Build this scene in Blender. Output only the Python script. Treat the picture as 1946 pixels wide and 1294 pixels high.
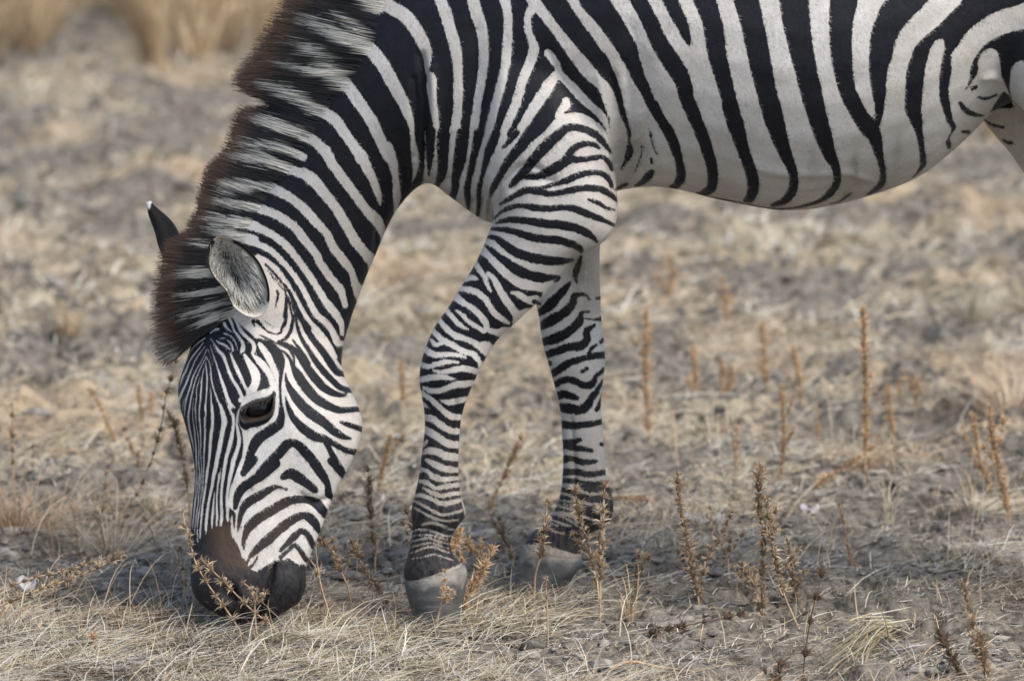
import bpy, bmesh, math, random
import numpy as np
from mathutils import Vector, Matrix
from mathutils.bvhtree import BVHTree

# ------------------------------------------------------------------ camera, sky, sun, exposure
SC = bpy.context.scene
for o in list(SC.objects): bpy.data.objects.remove(o)
PITCH = math.radians(9.0); DIST = 11.0; PX = 1100.0      # long lens from a vehicle roof, 11 m away
CP, SP = math.cos(PITCH), math.sin(PITCH)
CAMZ = DIST*SP + 0.465
CAM = np.array([0.0, -DIST*CP, CAMZ])
FW = np.array([0, CP, -SP]); UPV = np.array([0, SP, CP]); RT = np.array([1.0, 0, 0])
cd = bpy.data.cameras.new('camera'); cam = bpy.data.objects.new('camera', cd); SC.collection.objects.link(cam)
cam.location = CAM; cam.rotation_euler = (math.pi/2 - PITCH, 0, 0)
cd.sensor_width = 36; cd.lens = 36*DIST/(1946/PX); cd.clip_start = .1; cd.clip_end = 3000
cd.dof.use_dof = True; cd.dof.focus_distance = 10.74; cd.dof.aperture_fstop = 4.3
SC.camera = cam
SUN_EL, SUN_AZ = math.radians(54), math.radians(135)
w = bpy.data.worlds.new('World'); SC.world = w; w.use_nodes = True
nt = w.node_tree; bg = nt.nodes['Background']; sk = nt.nodes.new('ShaderNodeTexSky')
sk.sky_type = 'NISHITA'; sk.sun_disc = False; sk.sun_elevation = SUN_EL; sk.sun_rotation = SUN_AZ
sk.dust_density = 2.0; sk.air_density = 1.0
nt.links.new(sk.outputs[0], bg.inputs[0]); bg.inputs[1].default_value = 0.115
sl = bpy.data.lights.new('sun', 'SUN'); so = bpy.data.objects.new('sun', sl); SC.collection.objects.link(so)
sl.energy = 1.75; sl.angle = math.radians(30); sl.color = (1, .94, .84)
sd = Vector((math.sin(SUN_AZ)*math.cos(SUN_EL), math.cos(SUN_AZ)*math.cos(SUN_EL), math.sin(SUN_EL)))
so.rotation_euler = sd.to_track_quat('Z', 'Y').to_euler()
SC.view_settings.view_transform = 'Standard'; SC.view_settings.look = 'None'
SC.view_settings.exposure = 1.0; SC.view_settings.gamma = 1; SC.view_settings.use_curve_mapping = False

# ------------------------------------------------------------------ helpers
rng = np.random.default_rng(7); random.seed(7)
def ray(u, v):
    d = DIST*FW + ((u-973)/PX)*RT + ((647-v)/PX)*UPV
    return d
def at_y(u, v, y):            # point of the vertical plane y seen in that direction of the survey photograph
    d = ray(u, v); return CAM + d*((y-CAM[1])/d[1])
def on_ground(u, v, z=0.0):
    d = ray(u, v); return CAM + d*((z-CAM[2])/d[2])
def proj(P):
    q = P - CAM; z = q@FW
    return 973 + PX*DIST*(q@RT)/z, 647 - PX*DIST*(q@UPV)/z
def mesh_obj(name, V, F, mat, parent=None, smooth=True):
    me = bpy.data.meshes.new(name)
    V = np.asarray(V, np.float32); 
    if isinstance(F, np.ndarray):
        n, k = F.shape
        me.vertices.add(len(V)); me.vertices.foreach_set('co', V.ravel())
        me.loops.add(n*k); me.loops.foreach_set('vertex_index', F.astype(np.int32).ravel())
        me.polygons.add(n); me.polygons.foreach_set('loop_start', np.arange(0, n*k, k, dtype=np.int32))
        me.update(calc_edges=True)
    else:
        me.from_pydata([tuple(v) for v in V], [], F); me.update()
    if smooth: me.polygons.foreach_set('use_smooth', np.ones(len(me.polygons), bool))
    if mat: me.materials.append(mat)
    o = bpy.data.objects.new(name, me); SC.collection.objects.link(o)
    if parent is not None: o.parent = parent
    return o
def fattr(me, name, vals):
    a = me.attributes.new(name, 'FLOAT', 'POINT'); a.data.foreach_set('value', np.asarray(vals, np.float32))
def cattr(me, name, cols):
    c = np.ones((len(cols), 4), np.float32); c[:, :3] = cols
    a = me.attributes.new(name, 'FLOAT_COLOR', 'POINT'); a.data.foreach_set('color', c.ravel())
def tag(o, label=None, cat=None, group=None, kind=None):
    if label: o['label'] = label
    if cat: o['category'] = cat
    if group: o['group'] = group
    if kind: o['kind'] = kind
    return o
_H = {}
def vnoise(x, y, seed=0):
    if seed not in _H: _H[seed] = np.random.default_rng(seed+100).random((256, 256)).astype(np.float32)
    T = _H[seed]; xi = np.floor(x).astype(int); yi = np.floor(y).astype(int)
    fx = x-xi; fy = y-yi; fx = fx*fx*(3-2*fx); fy = fy*fy*(3-2*fy)
    g = lambda a, b: T[a & 255, b & 255]
    return (g(xi, yi)*(1-fx)+g(xi+1, yi)*fx)*(1-fy)+(g(xi, yi+1)*(1-fx)+g(xi+1, yi+1)*fx)*fy
def fbm(x, y, sc, octv=4, seed=0):
    s = 0; a = .5; n = 0
    for k in range(octv):
        s = s+a*vnoise(x*sc+17.3*k, y*sc-9.1*k, seed+k); n += a; a *= .55; sc *= 2.07
    return s/n
def sstep(a, b, x): t = np.clip((x-a)/(b-a), 0, 1); return t*t*(3-2*t)
class NT:
    def __init__(s, name):
        s.m = bpy.data.materials.new(name); s.m.use_nodes = True; s.t = s.m.node_tree
        s.b = s.t.nodes['Principled BSDF']
    def n(s, typ, **kw):
        q = s.t.nodes.new('ShaderNode'+typ)
        for k, v in kw.items():
            if k.startswith('i_'):
                key = k[2:]; key = int(key) if key.isdigit() else key.replace('_', ' ')
                if hasattr(v, 'is_output'): s.t.links.new(v, q.inputs[key])
                else: q.inputs[key].default_value = v
            else: setattr(q, k, v)
        return q
    def attr(s, name): return s.n('Attribute', attribute_name=name)
    def math(s, op, a, b=0, c=0):
        q = s.t.nodes.new('ShaderNodeMath'); q.operation = op
        for i, v in enumerate((a, b, c)):
            if hasattr(v, 'is_output'): s.t.links.new(v, q.inputs[i])
            else: q.inputs[i].default_value = v
        return q.outputs[0]
    def mix(s, f, a, b, mode='MIX'):
        q = s.t.nodes.new('ShaderNodeMix'); q.data_type = 'RGBA'; q.blend_type = mode
        for i, v in ((0, f), (6, a), (7, b)):
            if hasattr(v, 'is_output'): s.t.links.new(v, q.inputs[i])
            else: q.inputs[i].default_value = v if i == 0 else (*v, 1)
        return q.outputs[2]
    def noise(s, sc, det=3, vec=None, rough=.55):
        q = s.n('TexNoise', i_Scale=sc, i_Detail=det, i_Roughness=rough)
        if vec is not None: s.t.links.new(vec, q.inputs['Vector'])
        return q.outputs[0]
    def mr(s, x, a, b, c=0, d=1):
        return s.n('MapRange', i_0=x, i_1=a, i_2=b, i_3=c, i_4=d).outputs[0]
    def set(s, **kw):
        for k, v in kw.items():
            key = k.replace('_', ' ')
            if hasattr(v, 'is_output'): s.t.links.new(v, s.b.inputs[key])
            elif isinstance(v, tuple): s.b.inputs[key].default_value = (*v, 1)
            else: s.b.inputs[key].default_value = v
    def bump(s, h, strength, dist):
        q = s.n('Bump', i_Strength=strength, i_Distance=dist, i_Height=h); s.t.links.new(q.outputs[0], s.b.inputs['Normal'])
class Acc:                      # gathers ribbons, tubes and lumps of one object
    def __init__(s): s.V = []; s.F = []; s.C = []; s.n = 0
    def add(s, V, F, C=None):
        V = np.asarray(V, float); s.V.append(V); s.F.extend([tuple(i+s.n for i in f) for f in F])
        if C is not None: s.C.append(np.broadcast_to(np.asarray(C, float), (len(V), 3)))
        s.n += len(V)
    def obj(s, name, mat, parent=None, smooth=True):
        o = mesh_obj(name, np.vstack(s.V), s.F, mat, parent, smooth)
        if s.C: cattr(o.data, 'col', np.vstack(s.C))
        return o
def tube(P, R, n=6):
    P = np.asarray(P, float); V = []; F = []
    R = np.broadcast_to(np.asarray(R, float), (len(P),))
    up = np.array([.13, .97, .2])
    for i in range(len(P)):
        t = P[min(i+1, len(P)-1)]-P[max(i-1, 0)]; t = t/(np.linalg.norm(t)+1e-12)
        a = np.cross(t, up); a /= np.linalg.norm(a)+1e-12; b = np.cross(t, a)
        for k in range(n):
            g = 2*math.pi*k/n; V.append(P[i]+R[i]*(math.cos(g)*a+math.sin(g)*b))
    for i in range(len(P)-1):
        for k in range(n):
            F.append((i*n+k, i*n+(k+1) % n, (i+1)*n+(k+1) % n, (i+1)*n+k))
    F.append(tuple(range(n-1, -1, -1))); F.append(tuple((len(P)-1)*n+k for k in range(n)))
    return np.array(V), F
def crom(P, n):
    P = np.asarray(P, float)
    if len(P) < 3: 
        t = np.linspace(0, 1, n+1)[:, None]; return P[0]*(1-t)+P[-1]*t
    Q = np.vstack([2*P[0]-P[1], P, 2*P[-1]-P[-2]]); out = []
    t = np.linspace(0, 1, n, endpoint=False)[:, None]
    for i in range(1, len(Q)-2):
        a, b, c, d = Q[i-1:i+3]
        out.append(.5*((2*b)+(c-a)*t+(2*a-5*b+4*c-d)*t**2+(3*b-a-3*c+d)*t**3))
    out.append(P[-1:]); return np.vstack(out)
def ribbons(P0, D, L, W, rise, bend, segs=3):
    """vectorised flat blades: N roots, unit directions (horizontal), lengths, widths, tip rise, sideways bend -> V,F"""
    N = len(P0); side = np.stack([-D[:, 1], D[:, 0], np.zeros(N)], 1)
    tl = np.linspace(0, 1, segs+1); V = np.zeros((N, segs+1, 2, 3))
    for k, t in enumerate(tl):
        c = P0 + D*(L*t)[:, None]*1.0 + side*(bend*t*t)[:, None]
        c[:, 2] += rise*(t if segs == 1 else math.sin(t*2.2)/math.sin(2.2) if False else t*(2-t))
        wd = (W*(1-.75*t*t))[:, None]*.5
        tw = side.copy(); tw[:, 2] += .35
        V[:, k, 0] = c-tw*wd; V[:, k, 1] = c+tw*wd
    base = np.arange(N)[:, None]*(segs+1)*2; F = []
    for k in range(segs):
        q = np.array([2*k, 2*k+1, 2*k+3, 2*k+2]); F.append(base+q)
    return V.reshape(-1, 3), np.concatenate(F, 0), (segs+1)*2

# ------------------------------------------------------------------ ground
HOLES = [(330, 1240, .10, .05, .05), (1255, 1072, .07, .035, .04), (1740, 1165, .10, .035, .04), (1600, 1142, .08, .03, .035),
         (190, 1135, .16, .06, .04), (1690, 1285, .09, .04, .035), (730, 1030, .07, .04, .02), (150, 1290, .12, .06, .04), (1420, 1160, .07, .04, .025),
         (1900, 1200, .10, .03, .03), (80, 1290, .08, .05, .03)]
HOLES = [(on_ground(u, v)[:2], a*1.35, b*1.5, d*1.7) for u, v, a, b, d in HOLES]
FEET = [at_y(830, 1180, -.16)[:2], at_y(1020, 1115, .16)[:2], at_y(470, 1190, -.2)[:2]]
def ground_h(x, y):
    far = sstep(.35, 2.2, y); mid = sstep(-.1, .5, y)
    h = (.030+.04*far)*(fbm(x, y, 2.2, 3, 1)-.5) + (.030+.02*far)*(fbm(x, y*1.1, 7, 3, 2)-.5) + (.020-.004*far)*(fbm(x, y*1.3, 24, 3, 3)-.5) + (.010-.003*far)*(fbm(x, y, 75, 2, 4)-.5) - .019
    cl = fbm(x, y*1.2, 5.5, 3, 5); h = h + (.022*far+.015)*sstep(.54, .70, cl) 
    cl = fbm(x, y*1.2, 13, 2, 6); h = h + (.008*far+.012)*sstep(.56, .68, cl)
    cr = np.abs(fbm(x, y, 2.6, 4, 7)-.5); h = h - .045*(1-sstep(.0, .015, cr))*sstep(.42, .54, fbm(x, y, 1.7, 2, 8))
    cr = np.abs(fbm(x, y, 7, 3, 9)-.5); h = h - .026*(1-sstep(.0, .026, cr))*sstep(.44, .54, fbm(x, y, 2.5, 2, 10)-.10*sstep(.3, -.2, x))
    for c, a, b, d in HOLES:
        r = ((x-c[0])/a)**2 + ((y-c[1])/b)**2 + 1.2*(fbm(x, y, 18, 2, 11)-.5)
        h = h - d*(1-sstep(.25, 1.0, r))
    fl = 1.0
    for c in FEET: fl = fl*(1-.75*np.exp(-(((x-c[0])/.14)**2+((y-c[1])/.12)**2)))
    return h*fl-.022*(1-fl)
def cover(x, y):               # how much dead straw lies on the clay
    c = .30 + 1.5*(fbm(x, y*.8, 3.2, 3, 20)-.5) + .5*(fbm(x, y, 9, 2, 21)-.5)
    c = c + .40*sstep(.15, -.5, x)*sstep(.45, 0, y) + .30*sstep(-.12, -.4, y)*sstep(.55, .1, x)
    c = c - .22*sstep(.35, .6, x)*sstep(.15, -.05, y)*sstep(-.55, -.35, y) + .20*sstep(.25, .9, y) - .04*sstep(3, 7, y)
    c = c - .25*sstep(.1, .2, y)*sstep(.42, .3, y)*sstep(-.5, -.3, x)*sstep(.3, .1, x)
    for q, a, b, d in HOLES: c = c-.8*np.exp(-(((x-q[0])/a)**2+((y-q[1])/b)**2))
    return np.clip(c, 0, 1)
ys = [-16, -8, -4, -2, -1.2]; y = -.95
while y < 11: ys.append(y); y += .0068 + max(0, y+.3)*.0030
while y < 2500: ys.append(y); y *= 1.25
ts = np.concatenate([[-200, -50, -14, -5, -2.6, -1.7, -1.25], np.linspace(-1, 1, 300), [1.25, 1.7, 2.6, 5, 14, 50, 200]])
Y, T = np.meshgrid(np.array(ys), ts, indexing='ij')
X = T*np.clip(1.25+.125*(Y+1), 1.0, 3.2)
fade = sstep(14, 11, Y)*sstep(-4, -1, Y)*sstep(2.2, 1.1, np.abs(T))
Hh = ground_h(X, Y)*fade
nr, nc = X.shape; idx = np.arange(nr*nc).reshape(nr, nc)
Fg = np.stack([idx[:-1, :-1], idx[:-1, 1:], idx[1:, 1:], idx[1:, :-1]], -1).reshape(-1, 4)
g = NT('dry_clay')
pos = g.n('NewGeometry').outputs['Position']; cv = g.attr('cover').outputs['Fac']
n1 = g.noise(5, 5, pos); n2 = g.noise(38, 5, pos, .65); n3 = g.noise(170, 4, pos, .75)
clay = g.mix(g.mr(n1, .35, .68), (.115, .104, .088), (.225, .204, .167))
clay = g.mix(g.mr(n2, .40, .64), clay, (.36, .32, .26))
clay = g.mix(g.mr(n3, .42, .62, .45, 0), clay, (.105, .092, .076)); clay = g.mix(g.mr(n2, .47, .36, 0, .75), clay, (.05, .045, .040))
straw = g.mix(g.mr(n3, .38, .62), (.33, .28, .20), (.57, .50, .375))
straw = g.mix(g.mr(g.noise(1.7, 3, pos), .40, .62), straw, (.58, .45, .30), 'MIX')
sf = g.math('MULTIPLY_ADD', n2, 1.4, -.7); sf = g.math('ADD', sf, cv)
sf = g.mr(g.math('ADD', sf, g.math('MULTIPLY', g.math('SUBTRACT', n3, .5), .9)), .42, .72, 0, .85)
g.set(Base_Color=g.mix(sf, clay, straw), Roughness=.95); g.b.inputs['Specular IOR Level'].default_value = .15
g.bump(g.math('ADD', n3, g.math('MULTIPLY', n2, 1.8)), 0.7, .012)
GR = mesh_obj('ground', np.stack([X, Y, Hh], -1).reshape(-1, 3), Fg, g.m)
fattr(GR.data, 'cover', (cover(X, Y)*(.30+.70*sstep(.2, 1.3, Y))*sstep(40, 12, Y)+.5*sstep(12, 40, Y)).ravel())
tag(GR, kind='structure')

# ------------------------------------------------------------------ loose straw, clods, far grass (nobody could count them)
def col_mat(name, rough=.8, spec=.2, trans=0):
    q = NT(name); c = q.attr('col').outputs['Color']
    q.set(Base_Color=c, Roughness=rough); q.b.inputs['Specular IOR Level'].default_value = spec
    return q.m
M_STRAW = col_mat('dead_straw', .7, .25)
PAL = np.array([(.64, .57, .43), (.54, .46, .32), (.38, .30, .20), (.64, .60, .51), (.46, .44, .39), (.22, .16, .11), (.56, .46, .29), (.74, .70, .60)])
def straw_set(n, y0, y1, L0, L1, W, stand, seed, thr=.25, power=1.3, lo=.02):
    r = np.random.default_rng(seed); P = []
    tot = 0
    while tot < n:
        yy = r.uniform(y0, y1, n*2); xx = r.uniform(-1, 1, n*2)*np.clip(1.08+.10*(yy+1), 0, 3)
        k = r.random(n*2) < np.clip((cover(xx, yy)-thr)/(1-thr), lo, 1)**power
        P.append(np.stack([xx[k], yy[k]], 1)); tot += k.sum()
    P = np.vstack(P)[:n]; z = ground_h(P[:, 0], P[:, 1])
    a = r.uniform(0, 2*np.pi, n) + .8*(fbm(P[:, 0], P[:, 1], 4, 2, 30)-.5)*6
    D = np.stack([np.cos(a), np.sin(a), 0*a], 1); L = r.uniform(0, 1, n)**1.6*(L1-L0)+L0
    rise = L*stand*r.random(n)**2.2*1.6 + r.uniform(-.002, .006, n)
    D = D*np.sqrt(np.clip(1-(rise/L)**2*.8, .05, 1))[:, None]
    P3 = np.column_stack([P, z+r.uniform(0, .012, n)*(.4+cover(P[:, 0], P[:, 1]))])
    V, F, m = ribbons(P3, D, L, r.uniform(.5, 1, n)*W, rise, r.normal(0, .18, n)*L)
    ci = r.integers(0, len(PAL), n); tint = fbm(P[:, 0], P[:, 1], 2.5, 2, 31)
    C = PAL[ci]*r.uniform(.62, 1.05, n)[:, None]; warm = np.clip((tint-.45)*4, 0, 1)[:, None]; C = C*.93
    C = C*(1-.45*warm)+.45*warm*np.array([.44, .30, .18])*r.uniform(.7, 1.1, n)[:, None]
    return V, F, np.repeat(C, m, 0)
def around(seed):              # straw trodden up against the hooves and the muzzle
    r = np.random.default_rng(seed); out = [[], [], []]; n0 = 0
    for (cx, cy), n, sx, sy in ((FEET[0]+np.array([0, -.075]), 230, .07, .03), (FEET[1]+np.array([0, -.07]), 110, .07, .03), (FEET[2]+np.array([.02, -.085]), 300, .10, .035), (FEET[0]+np.array([.09, 0]), 150, .04, .05), (FEET[2]+np.array([.0, .05]), 200, .12, .05)):
        P = np.stack([cx+r.normal(0, sx, n), cy+r.normal(0, sy, n)], 1); a = r.uniform(0, 6.28, n); L = r.uniform(.03, .11, n)
        rise = L*r.uniform(.02, .55, n); D = np.stack([np.cos(a), np.sin(a)*.6, 0*a], 1)*np.sqrt(1-(rise/L)**2*.8)[:, None]
        V, F, m = ribbons(np.column_stack([P, ground_h(P[:, 0], P[:, 1])+r.uniform(0, .012, n)]), D, L, r.uniform(.001, .0019, n), rise, r.normal(0, .2, n)*L)
        out[0].append(V); out[1].append(F+n0); out[2].append(np.repeat(PAL[r.integers(0, len(PAL), n)]*r.uniform(.7, 1.05, n)[:, None], m, 0)); n0 += len(V)
    return np.vstack(out[0]), np.vstack(out[1]), np.vstack(out[2])
def build_straw(name, sets):
    V = []; F = []; C = []; n = 0
    for v, f, c in sets: V.append(v); F.append(f+n); C.append(c); n += len(v)
    o = mesh_obj(name, np.vstack(V), np.vstack(F), M_STRAW, None, False); cattr(o.data, 'col', np.vstack(C)); return tag(o, kind='stuff')
build_straw('straw_litter', [straw_set(40000, -.78, .75, .010, .075, .0019, .24, 41), straw_set(26000, -.5, .9, .006, .04, .0017, .12, 48, .2, 1, .30), around(41),
                             straw_set(12000, -.78, .55, .05, .17, .0020, .26, 42),
                             straw_set(9000, -.78, .9, .01, .05, .0014, .8, 43, .45),
                             straw_set(26000, .5, 3.2, .012, .075, .0030, .22, 44), straw_set(2500, .3, 3.2, .06, .16, .0026, .25, 47),
                             straw_set(24000, 3.0, 10.5, .03, .12, .007, .3, 45)])
M_CLOD = NT('clod_clay'); c_ = M_CLOD.attr('col').outputs['Color']; pp = M_CLOD.n('NewGeometry').outputs['Position']
q = M_CLOD.noise(60, 4, pp); M_CLOD.set(Base_Color=M_CLOD.mix(M_CLOD.mr(q, .35, .65), (.55, .55, .55), (1.15, 1.12, 1.05)), Roughness=.95)
M_CLOD.set(Base_Color=M_CLOD.mix(1.0, c_, M_CLOD.b.inputs['Base Color'].links[0].from_socket, 'MULTIPLY')); M_CLOD.bump(q, .8, .01)
def clods(name, n, y0, y1, s0, s1, seed):
    bm = bmesh.new(); bmesh.ops.create_icosphere(bm, subdivisions=2, radius=1)
    bv = np.array([v.co[:] for v in bm.verts]); bf = np.array([[v.index for v in f.verts] for f in bm.faces]); bm.free()
    r = np.random.default_rng(seed)
    yy = y0+(y1-y0)*r.random(n)**1.3; xx = r.uniform(-1, 1, n)*(1.1+.1*(yy+1)); keep = fbm(xx, yy, 1.8, 2, 33) > .46
    xx, yy = xx[keep], yy[keep]; n = len(xx); s = (s0+(s1-s0)*r.random(n)**3)*(1+.05*yy)
    sc = np.stack([r.uniform(.8, 1.5, n), r.uniform(.7, 1.2, n), r.uniform(.3, .6, n)], 1)*s[:, None]
    d = 1+.75*(r.random((n, len(bv)))-.5); a = r.uniform(0, 6.3, n)
    q = bv[None]*d[..., None]*sc[:, None]; x2 = q[..., 0]*np.cos(a)[:, None]-q[..., 1]*np.sin(a)[:, None]; y2 = q[..., 0]*np.sin(a)[:, None]+q[..., 1]*np.cos(a)[:, None]
    V = np.stack([x2+xx[:, None], y2+yy[:, None], q[..., 2]+(ground_h(xx, yy)+s*.12)[:, None]], -1).reshape(-1, 3)
    F = (bf[None]+np.arange(n)[:, None, None]*len(bv)).reshape(-1, 3)
    C = np.array([.25, .23, .205])*r.uniform(.55, 1.4, n)[:, None]
    o = mesh_obj(name, V, F, M_CLOD.m, None, False); cattr(o.data, 'col', np.repeat(C, len(bv), 0)); return tag(o, kind='stuff')
r = np.random.default_rng(88); bs_ = [(-.93, -.45, -.35, .75, 330, .13), (.30, 1.05, .25, 1.7, 420, .13), (-.35, .3, .1, .9, 120, .09), (.1, .9, -.5, .2, 120, .08)]; sets = []
for x0, x1, y0, y1, n, hh in bs_:
    P = np.stack([r.uniform(x0, x1, n), r.uniform(y0, y1, n)], 1); P = P[fbm(P[:, 0], P[:, 1], 3.5, 2, 91) > .46]; n = len(P); a = r.uniform(0, 6.28, n); H_ = hh*r.uniform(.25, 1, n)**1.3
    ol = H_*r.uniform(.1, .9, n); V, F, m = ribbons(np.column_stack([P, ground_h(P[:, 0], P[:, 1])-.004]), np.stack([np.cos(a), np.sin(a), 0*a], 1), ol, r.uniform(.0011, .0022, n), H_, r.normal(0, .25, n)*H_, 5)
    sets.append((V, F, np.repeat(np.array([(.52, .36, .21), (.62, .48, .31), (.40, .27, .16), (.66, .57, .42)])[r.integers(0, 4, n)]*r.uniform(.7, 1.05, n)[:, None], m, 0)))
build_straw('dead_stems', sets)
clods('earth_clods', 1300, .35, 10.5, .006, .030, 51)
clods('soil_crumbs', 3800, -.7, .9, .003, .020, 52)
def tuft(P, n, L, spread, W, seed, pal, lean=(0, 0), hz=1.0):
    r = np.random.default_rng(seed); a = r.uniform(0, 6.28, n); k = r.random(n)
    P3 = np.tile(P, (n, 1)) + np.stack([np.cos(a)*spread*.25*k, np.sin(a)*spread*.25*k, 0*a], 1)
    Ln = L*r.uniform(.45, 1.0, n); out = spread*k*Ln/L
    D = np.stack([np.cos(a)*out+lean[0]*Ln, np.sin(a)*out+lean[1]*Ln, 0*a], 1); ol = np.linalg.norm(D, axis=1)+1e-6
    V, F, m = ribbons(P3, D/ol[:, None], ol, W*r.uniform(.6, 1, n), Ln*hz*r.uniform(.4, 1, n), r.normal(0, .32, n)*L*.6, 5)
    C = np.array(pal)[r.integers(0, len(pal), n)]*r.uniform(.7, 1.1, n)[:, None]
    return V, F, np.repeat(C, m, 0)
TAN = [(.64, .49, .31), (.56, .41, .25), (.70, .56, .37), (.42, .30, .18)]
def tuft_thing(u, v, n, L, spread, W, seed, label, cat='grass', pal=TAN, lean=(0, 0), group=None, hz=1.0, name='dry_grass_tuft'):
    p = on_ground(u, v); p[2] = ground_h(p[:1], p[1:2])[0]-.005
    V, F, C = tuft(np.zeros(3), n, L, spread, W, seed, pal, lean, hz)
    o = mesh_obj(name, V, F, M_STRAW, None, False); cattr(o.data, 'col', C); o.location = p
    return tag(o, label, cat, group)
sets = []; r_ = np.random.default_rng(77)
for k in range(420):
    yy = r_.uniform(7.4, 12.5); xx = -2.3+2.6*r_.random()
    if fbm(np.array([xx]), np.array([yy*.5]), 1.6, 2, 90)[0] < .47+.04*(9-yy): continue
    p = np.array([xx, yy, 0.0])
    sets.append(tuft(p, 70, r_.uniform(.25, .6), .22, .006, 300+k, TAN))
for k in range(30):
    p = np.array([r_.uniform(-.4, 2.6), r_.uniform(9.5, 13), 0.0]); sets.append(tuft(p, 60, r_.uniform(.2, .45), .22, .006, 500+k, TAN))
build_straw('far_dry_grass', sets)
tuft_thing(292, 140, 240, .42, .12, .005, 601, 'tall blurred tan grass tuft standing alone at upper left, far behind the zebra', lean=(-.18, 0))
tuft_thing(1885, 275, 90, .20, .08, .005, 602, 'small blurred orange grass tuft far behind, below the zebra hind leg', lean=(.05, 0))
tuft_thing(130, 640, 120, .12, .10, .003, 603, 'low pale blurred grass tuft left of the forelock, behind the zebra')
tuft_thing(1850, 640, 140, .12, .16, .003, 604, 'pale bleached grass tuft at the right edge behind the spiky stalks', pal=[(.5, .46, .36), (.45, .38, .27)])
tuft_thing(1905, 800, 300, .22, .30, .0020, 605, 'pinkish tan fine bushy dead grass at the right edge, behind the paired spiky stalks', pal=[(.54, .40, .28), (.60, .48, .35)], lean=(-.35, 0), hz=.8)
tuft_thing(85, 990, 380, .13, .34, .0015, 606, 'tangled fine brownish dead grass at the left edge beside the thin stalks', pal=[(.40, .27, .17), (.46, .35, .24)])
BRN = [(.40, .26, .15), (.50, .36, .22), (.30, .20, .12)]
tuft_thing(215, 1035, 220, .09, .26, .0014, 611, 'fine straw tangle at the foot of the long leaning weed', pal=[(.60, .50, .36), (.48, .38, .26)], lean=(.2, 0))
tuft_thing(300, 985, 150, .08, .13, .0015, 612, 'low straw tangle directly left of the nose bridge', pal=[(.60, .50, .36), (.46, .34, .22)], lean=(-.3, 0))
tuft_thing(25, 1010, 220, .11, .26, .0015, 613, 'tangled brown straw clump cut by the left edge', pal=BRN)
tuft_thing(1645, 880, 240, .07, .24, .0018, 614, 'flat tangle of rusty twigs around the foot of the tallest orange weed', pal=BRN, hz=.7)
tuft_thing(1375, 800, 120, .06, .16, .0018, 615, 'low rusty tangle at the foot of the blurred orange pair', pal=BRN, hz=.6)
tuft_thing(1845, 960, 160, .07, .20, .0016, 616, 'pale straw tangle at the foot of the tan pair at the right edge', pal=[(.62, .54, .40), (.5, .42, .3)], hz=.5)
tuft_thing(90, 1265, 200, .08, .13, .0014, 617, 'rust coloured straw patch in the lower left corner', pal=[(.46, .26, .14), (.55, .40, .26)], hz=.4)
tuft_thing(250, 1250, 160, .08, .10, .0014, 618, 'rust tinted straw splayed beside the pale fluffy weed', pal=[(.46, .26, .14), (.55, .40, .26)], hz=.35, lean=(.4, 0))
tuft_thing(1690, 968, 24, .14, .05, .0020, 619, 'few pale upright grass blades alone on clay at right centre', pal=[(.66, .58, .42)])
tuft_thing(1195, 1165, 50, .10, .07, .002, 607, 'small upright dead grass clump right of the rear hoof', lean=(-.1, 0))
r = np.random.default_rng(608); nf = 120; cr = on_ground(1700, 1186); cr[2] = ground_h(cr[:1], cr[1:2])[0]
tg = np.stack([r.uniform(1490, 1600, nf), r.uniform(1196, 1300, nf)], 1); tg[:22] = np.stack([r.uniform(1660, 1760, 22), r.uniform(1165, 1215, 22)], 1)
E_ = np.array([on_ground(a, b) for a, b in tg]); S_ = cr+np.column_stack([r.normal(-.015, .022, nf), r.normal(-.01, .02, nf), 0*tg[:, 0]]); D_ = E_-S_; D_[:, 2] = 0; l_ = np.linalg.norm(D_, axis=1)
S_[:, 2] = r.uniform(.002, .022, nf); S_[:, :2] -= cr[:2]
Vf, Ff, m_ = ribbons(S_, D_/l_[:, None], l_*r.uniform(.7, 1.1, nf), np.full(nf, .0022), r.uniform(-.012, .006, nf), r.normal(0, .022, nf), 5)
fo = mesh_obj('straw_fan', Vf, Ff, M_STRAW, None, False); cattr(fo.data, 'col', np.repeat(np.array([(.60, .51, .31), (.66, .59, .42), (.52, .42, .24), (.70, .65, .50)])[r.integers(0, 4, nf)]*r.uniform(.75, 1.1, nf)[:, None], m_, 0))
fo.location = cr; tag(fo, 'flattened fan of yellow straw lying on bare clay at lower right', 'straw')

# ------------------------------------------------------------------ zebra: hide pattern, with shade at the far inner thigh painted in
U0, V0, NU, NV = -80, -120, 2160, 1500
REG = {'0': (0, 0, 1), 'H': (300, 600, 4.3125), 'M': (330, 880, 4.045), 'E': (260, 340, 3.806), 'N': (440, 0, 4.3125), 'O': (440, 280, 4.3125),
       'S': (780, 0, 4.3125), 'T': (780, 260, 4.3125), 'F': (1140, 0, 4.3125), 'G': (1546, 0, 4.3125), 'I': (1140, 200, 4.3125), 'J': (1446, 200, 4.3125),
       'K': (770, 460, 4.3125), 'L': (770, 660, 4.3125), 'P': (750, 920, 4.3125), 'Q': (900, 860, 4.313), 'a': (330, 630, 8.627), 'b': (340, 770, 8.627),
       'c': (350, 900, 8.627), 'd': (390, 580, 10.78), 'e': (440, 720, 10.78)}
def parse(txt):
    for ln in txt.strip().splitlines():
        ox, oy, s = REG[ln[1]]; P = []; wd = 0
        for tok in ln[2:].split():
            q = [float(a) for a in tok.split(',')]
            if len(q) > 2: wd = q[2]
            P.append((q[0]/s+ox, q[1]/s+oy, wd/s))
        yield ln[0], np.array(P)
def comb(F, op, D):
    if op == '+': np.minimum(F, D, out=F)
    else: np.maximum(F, -D, out=F)
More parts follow.
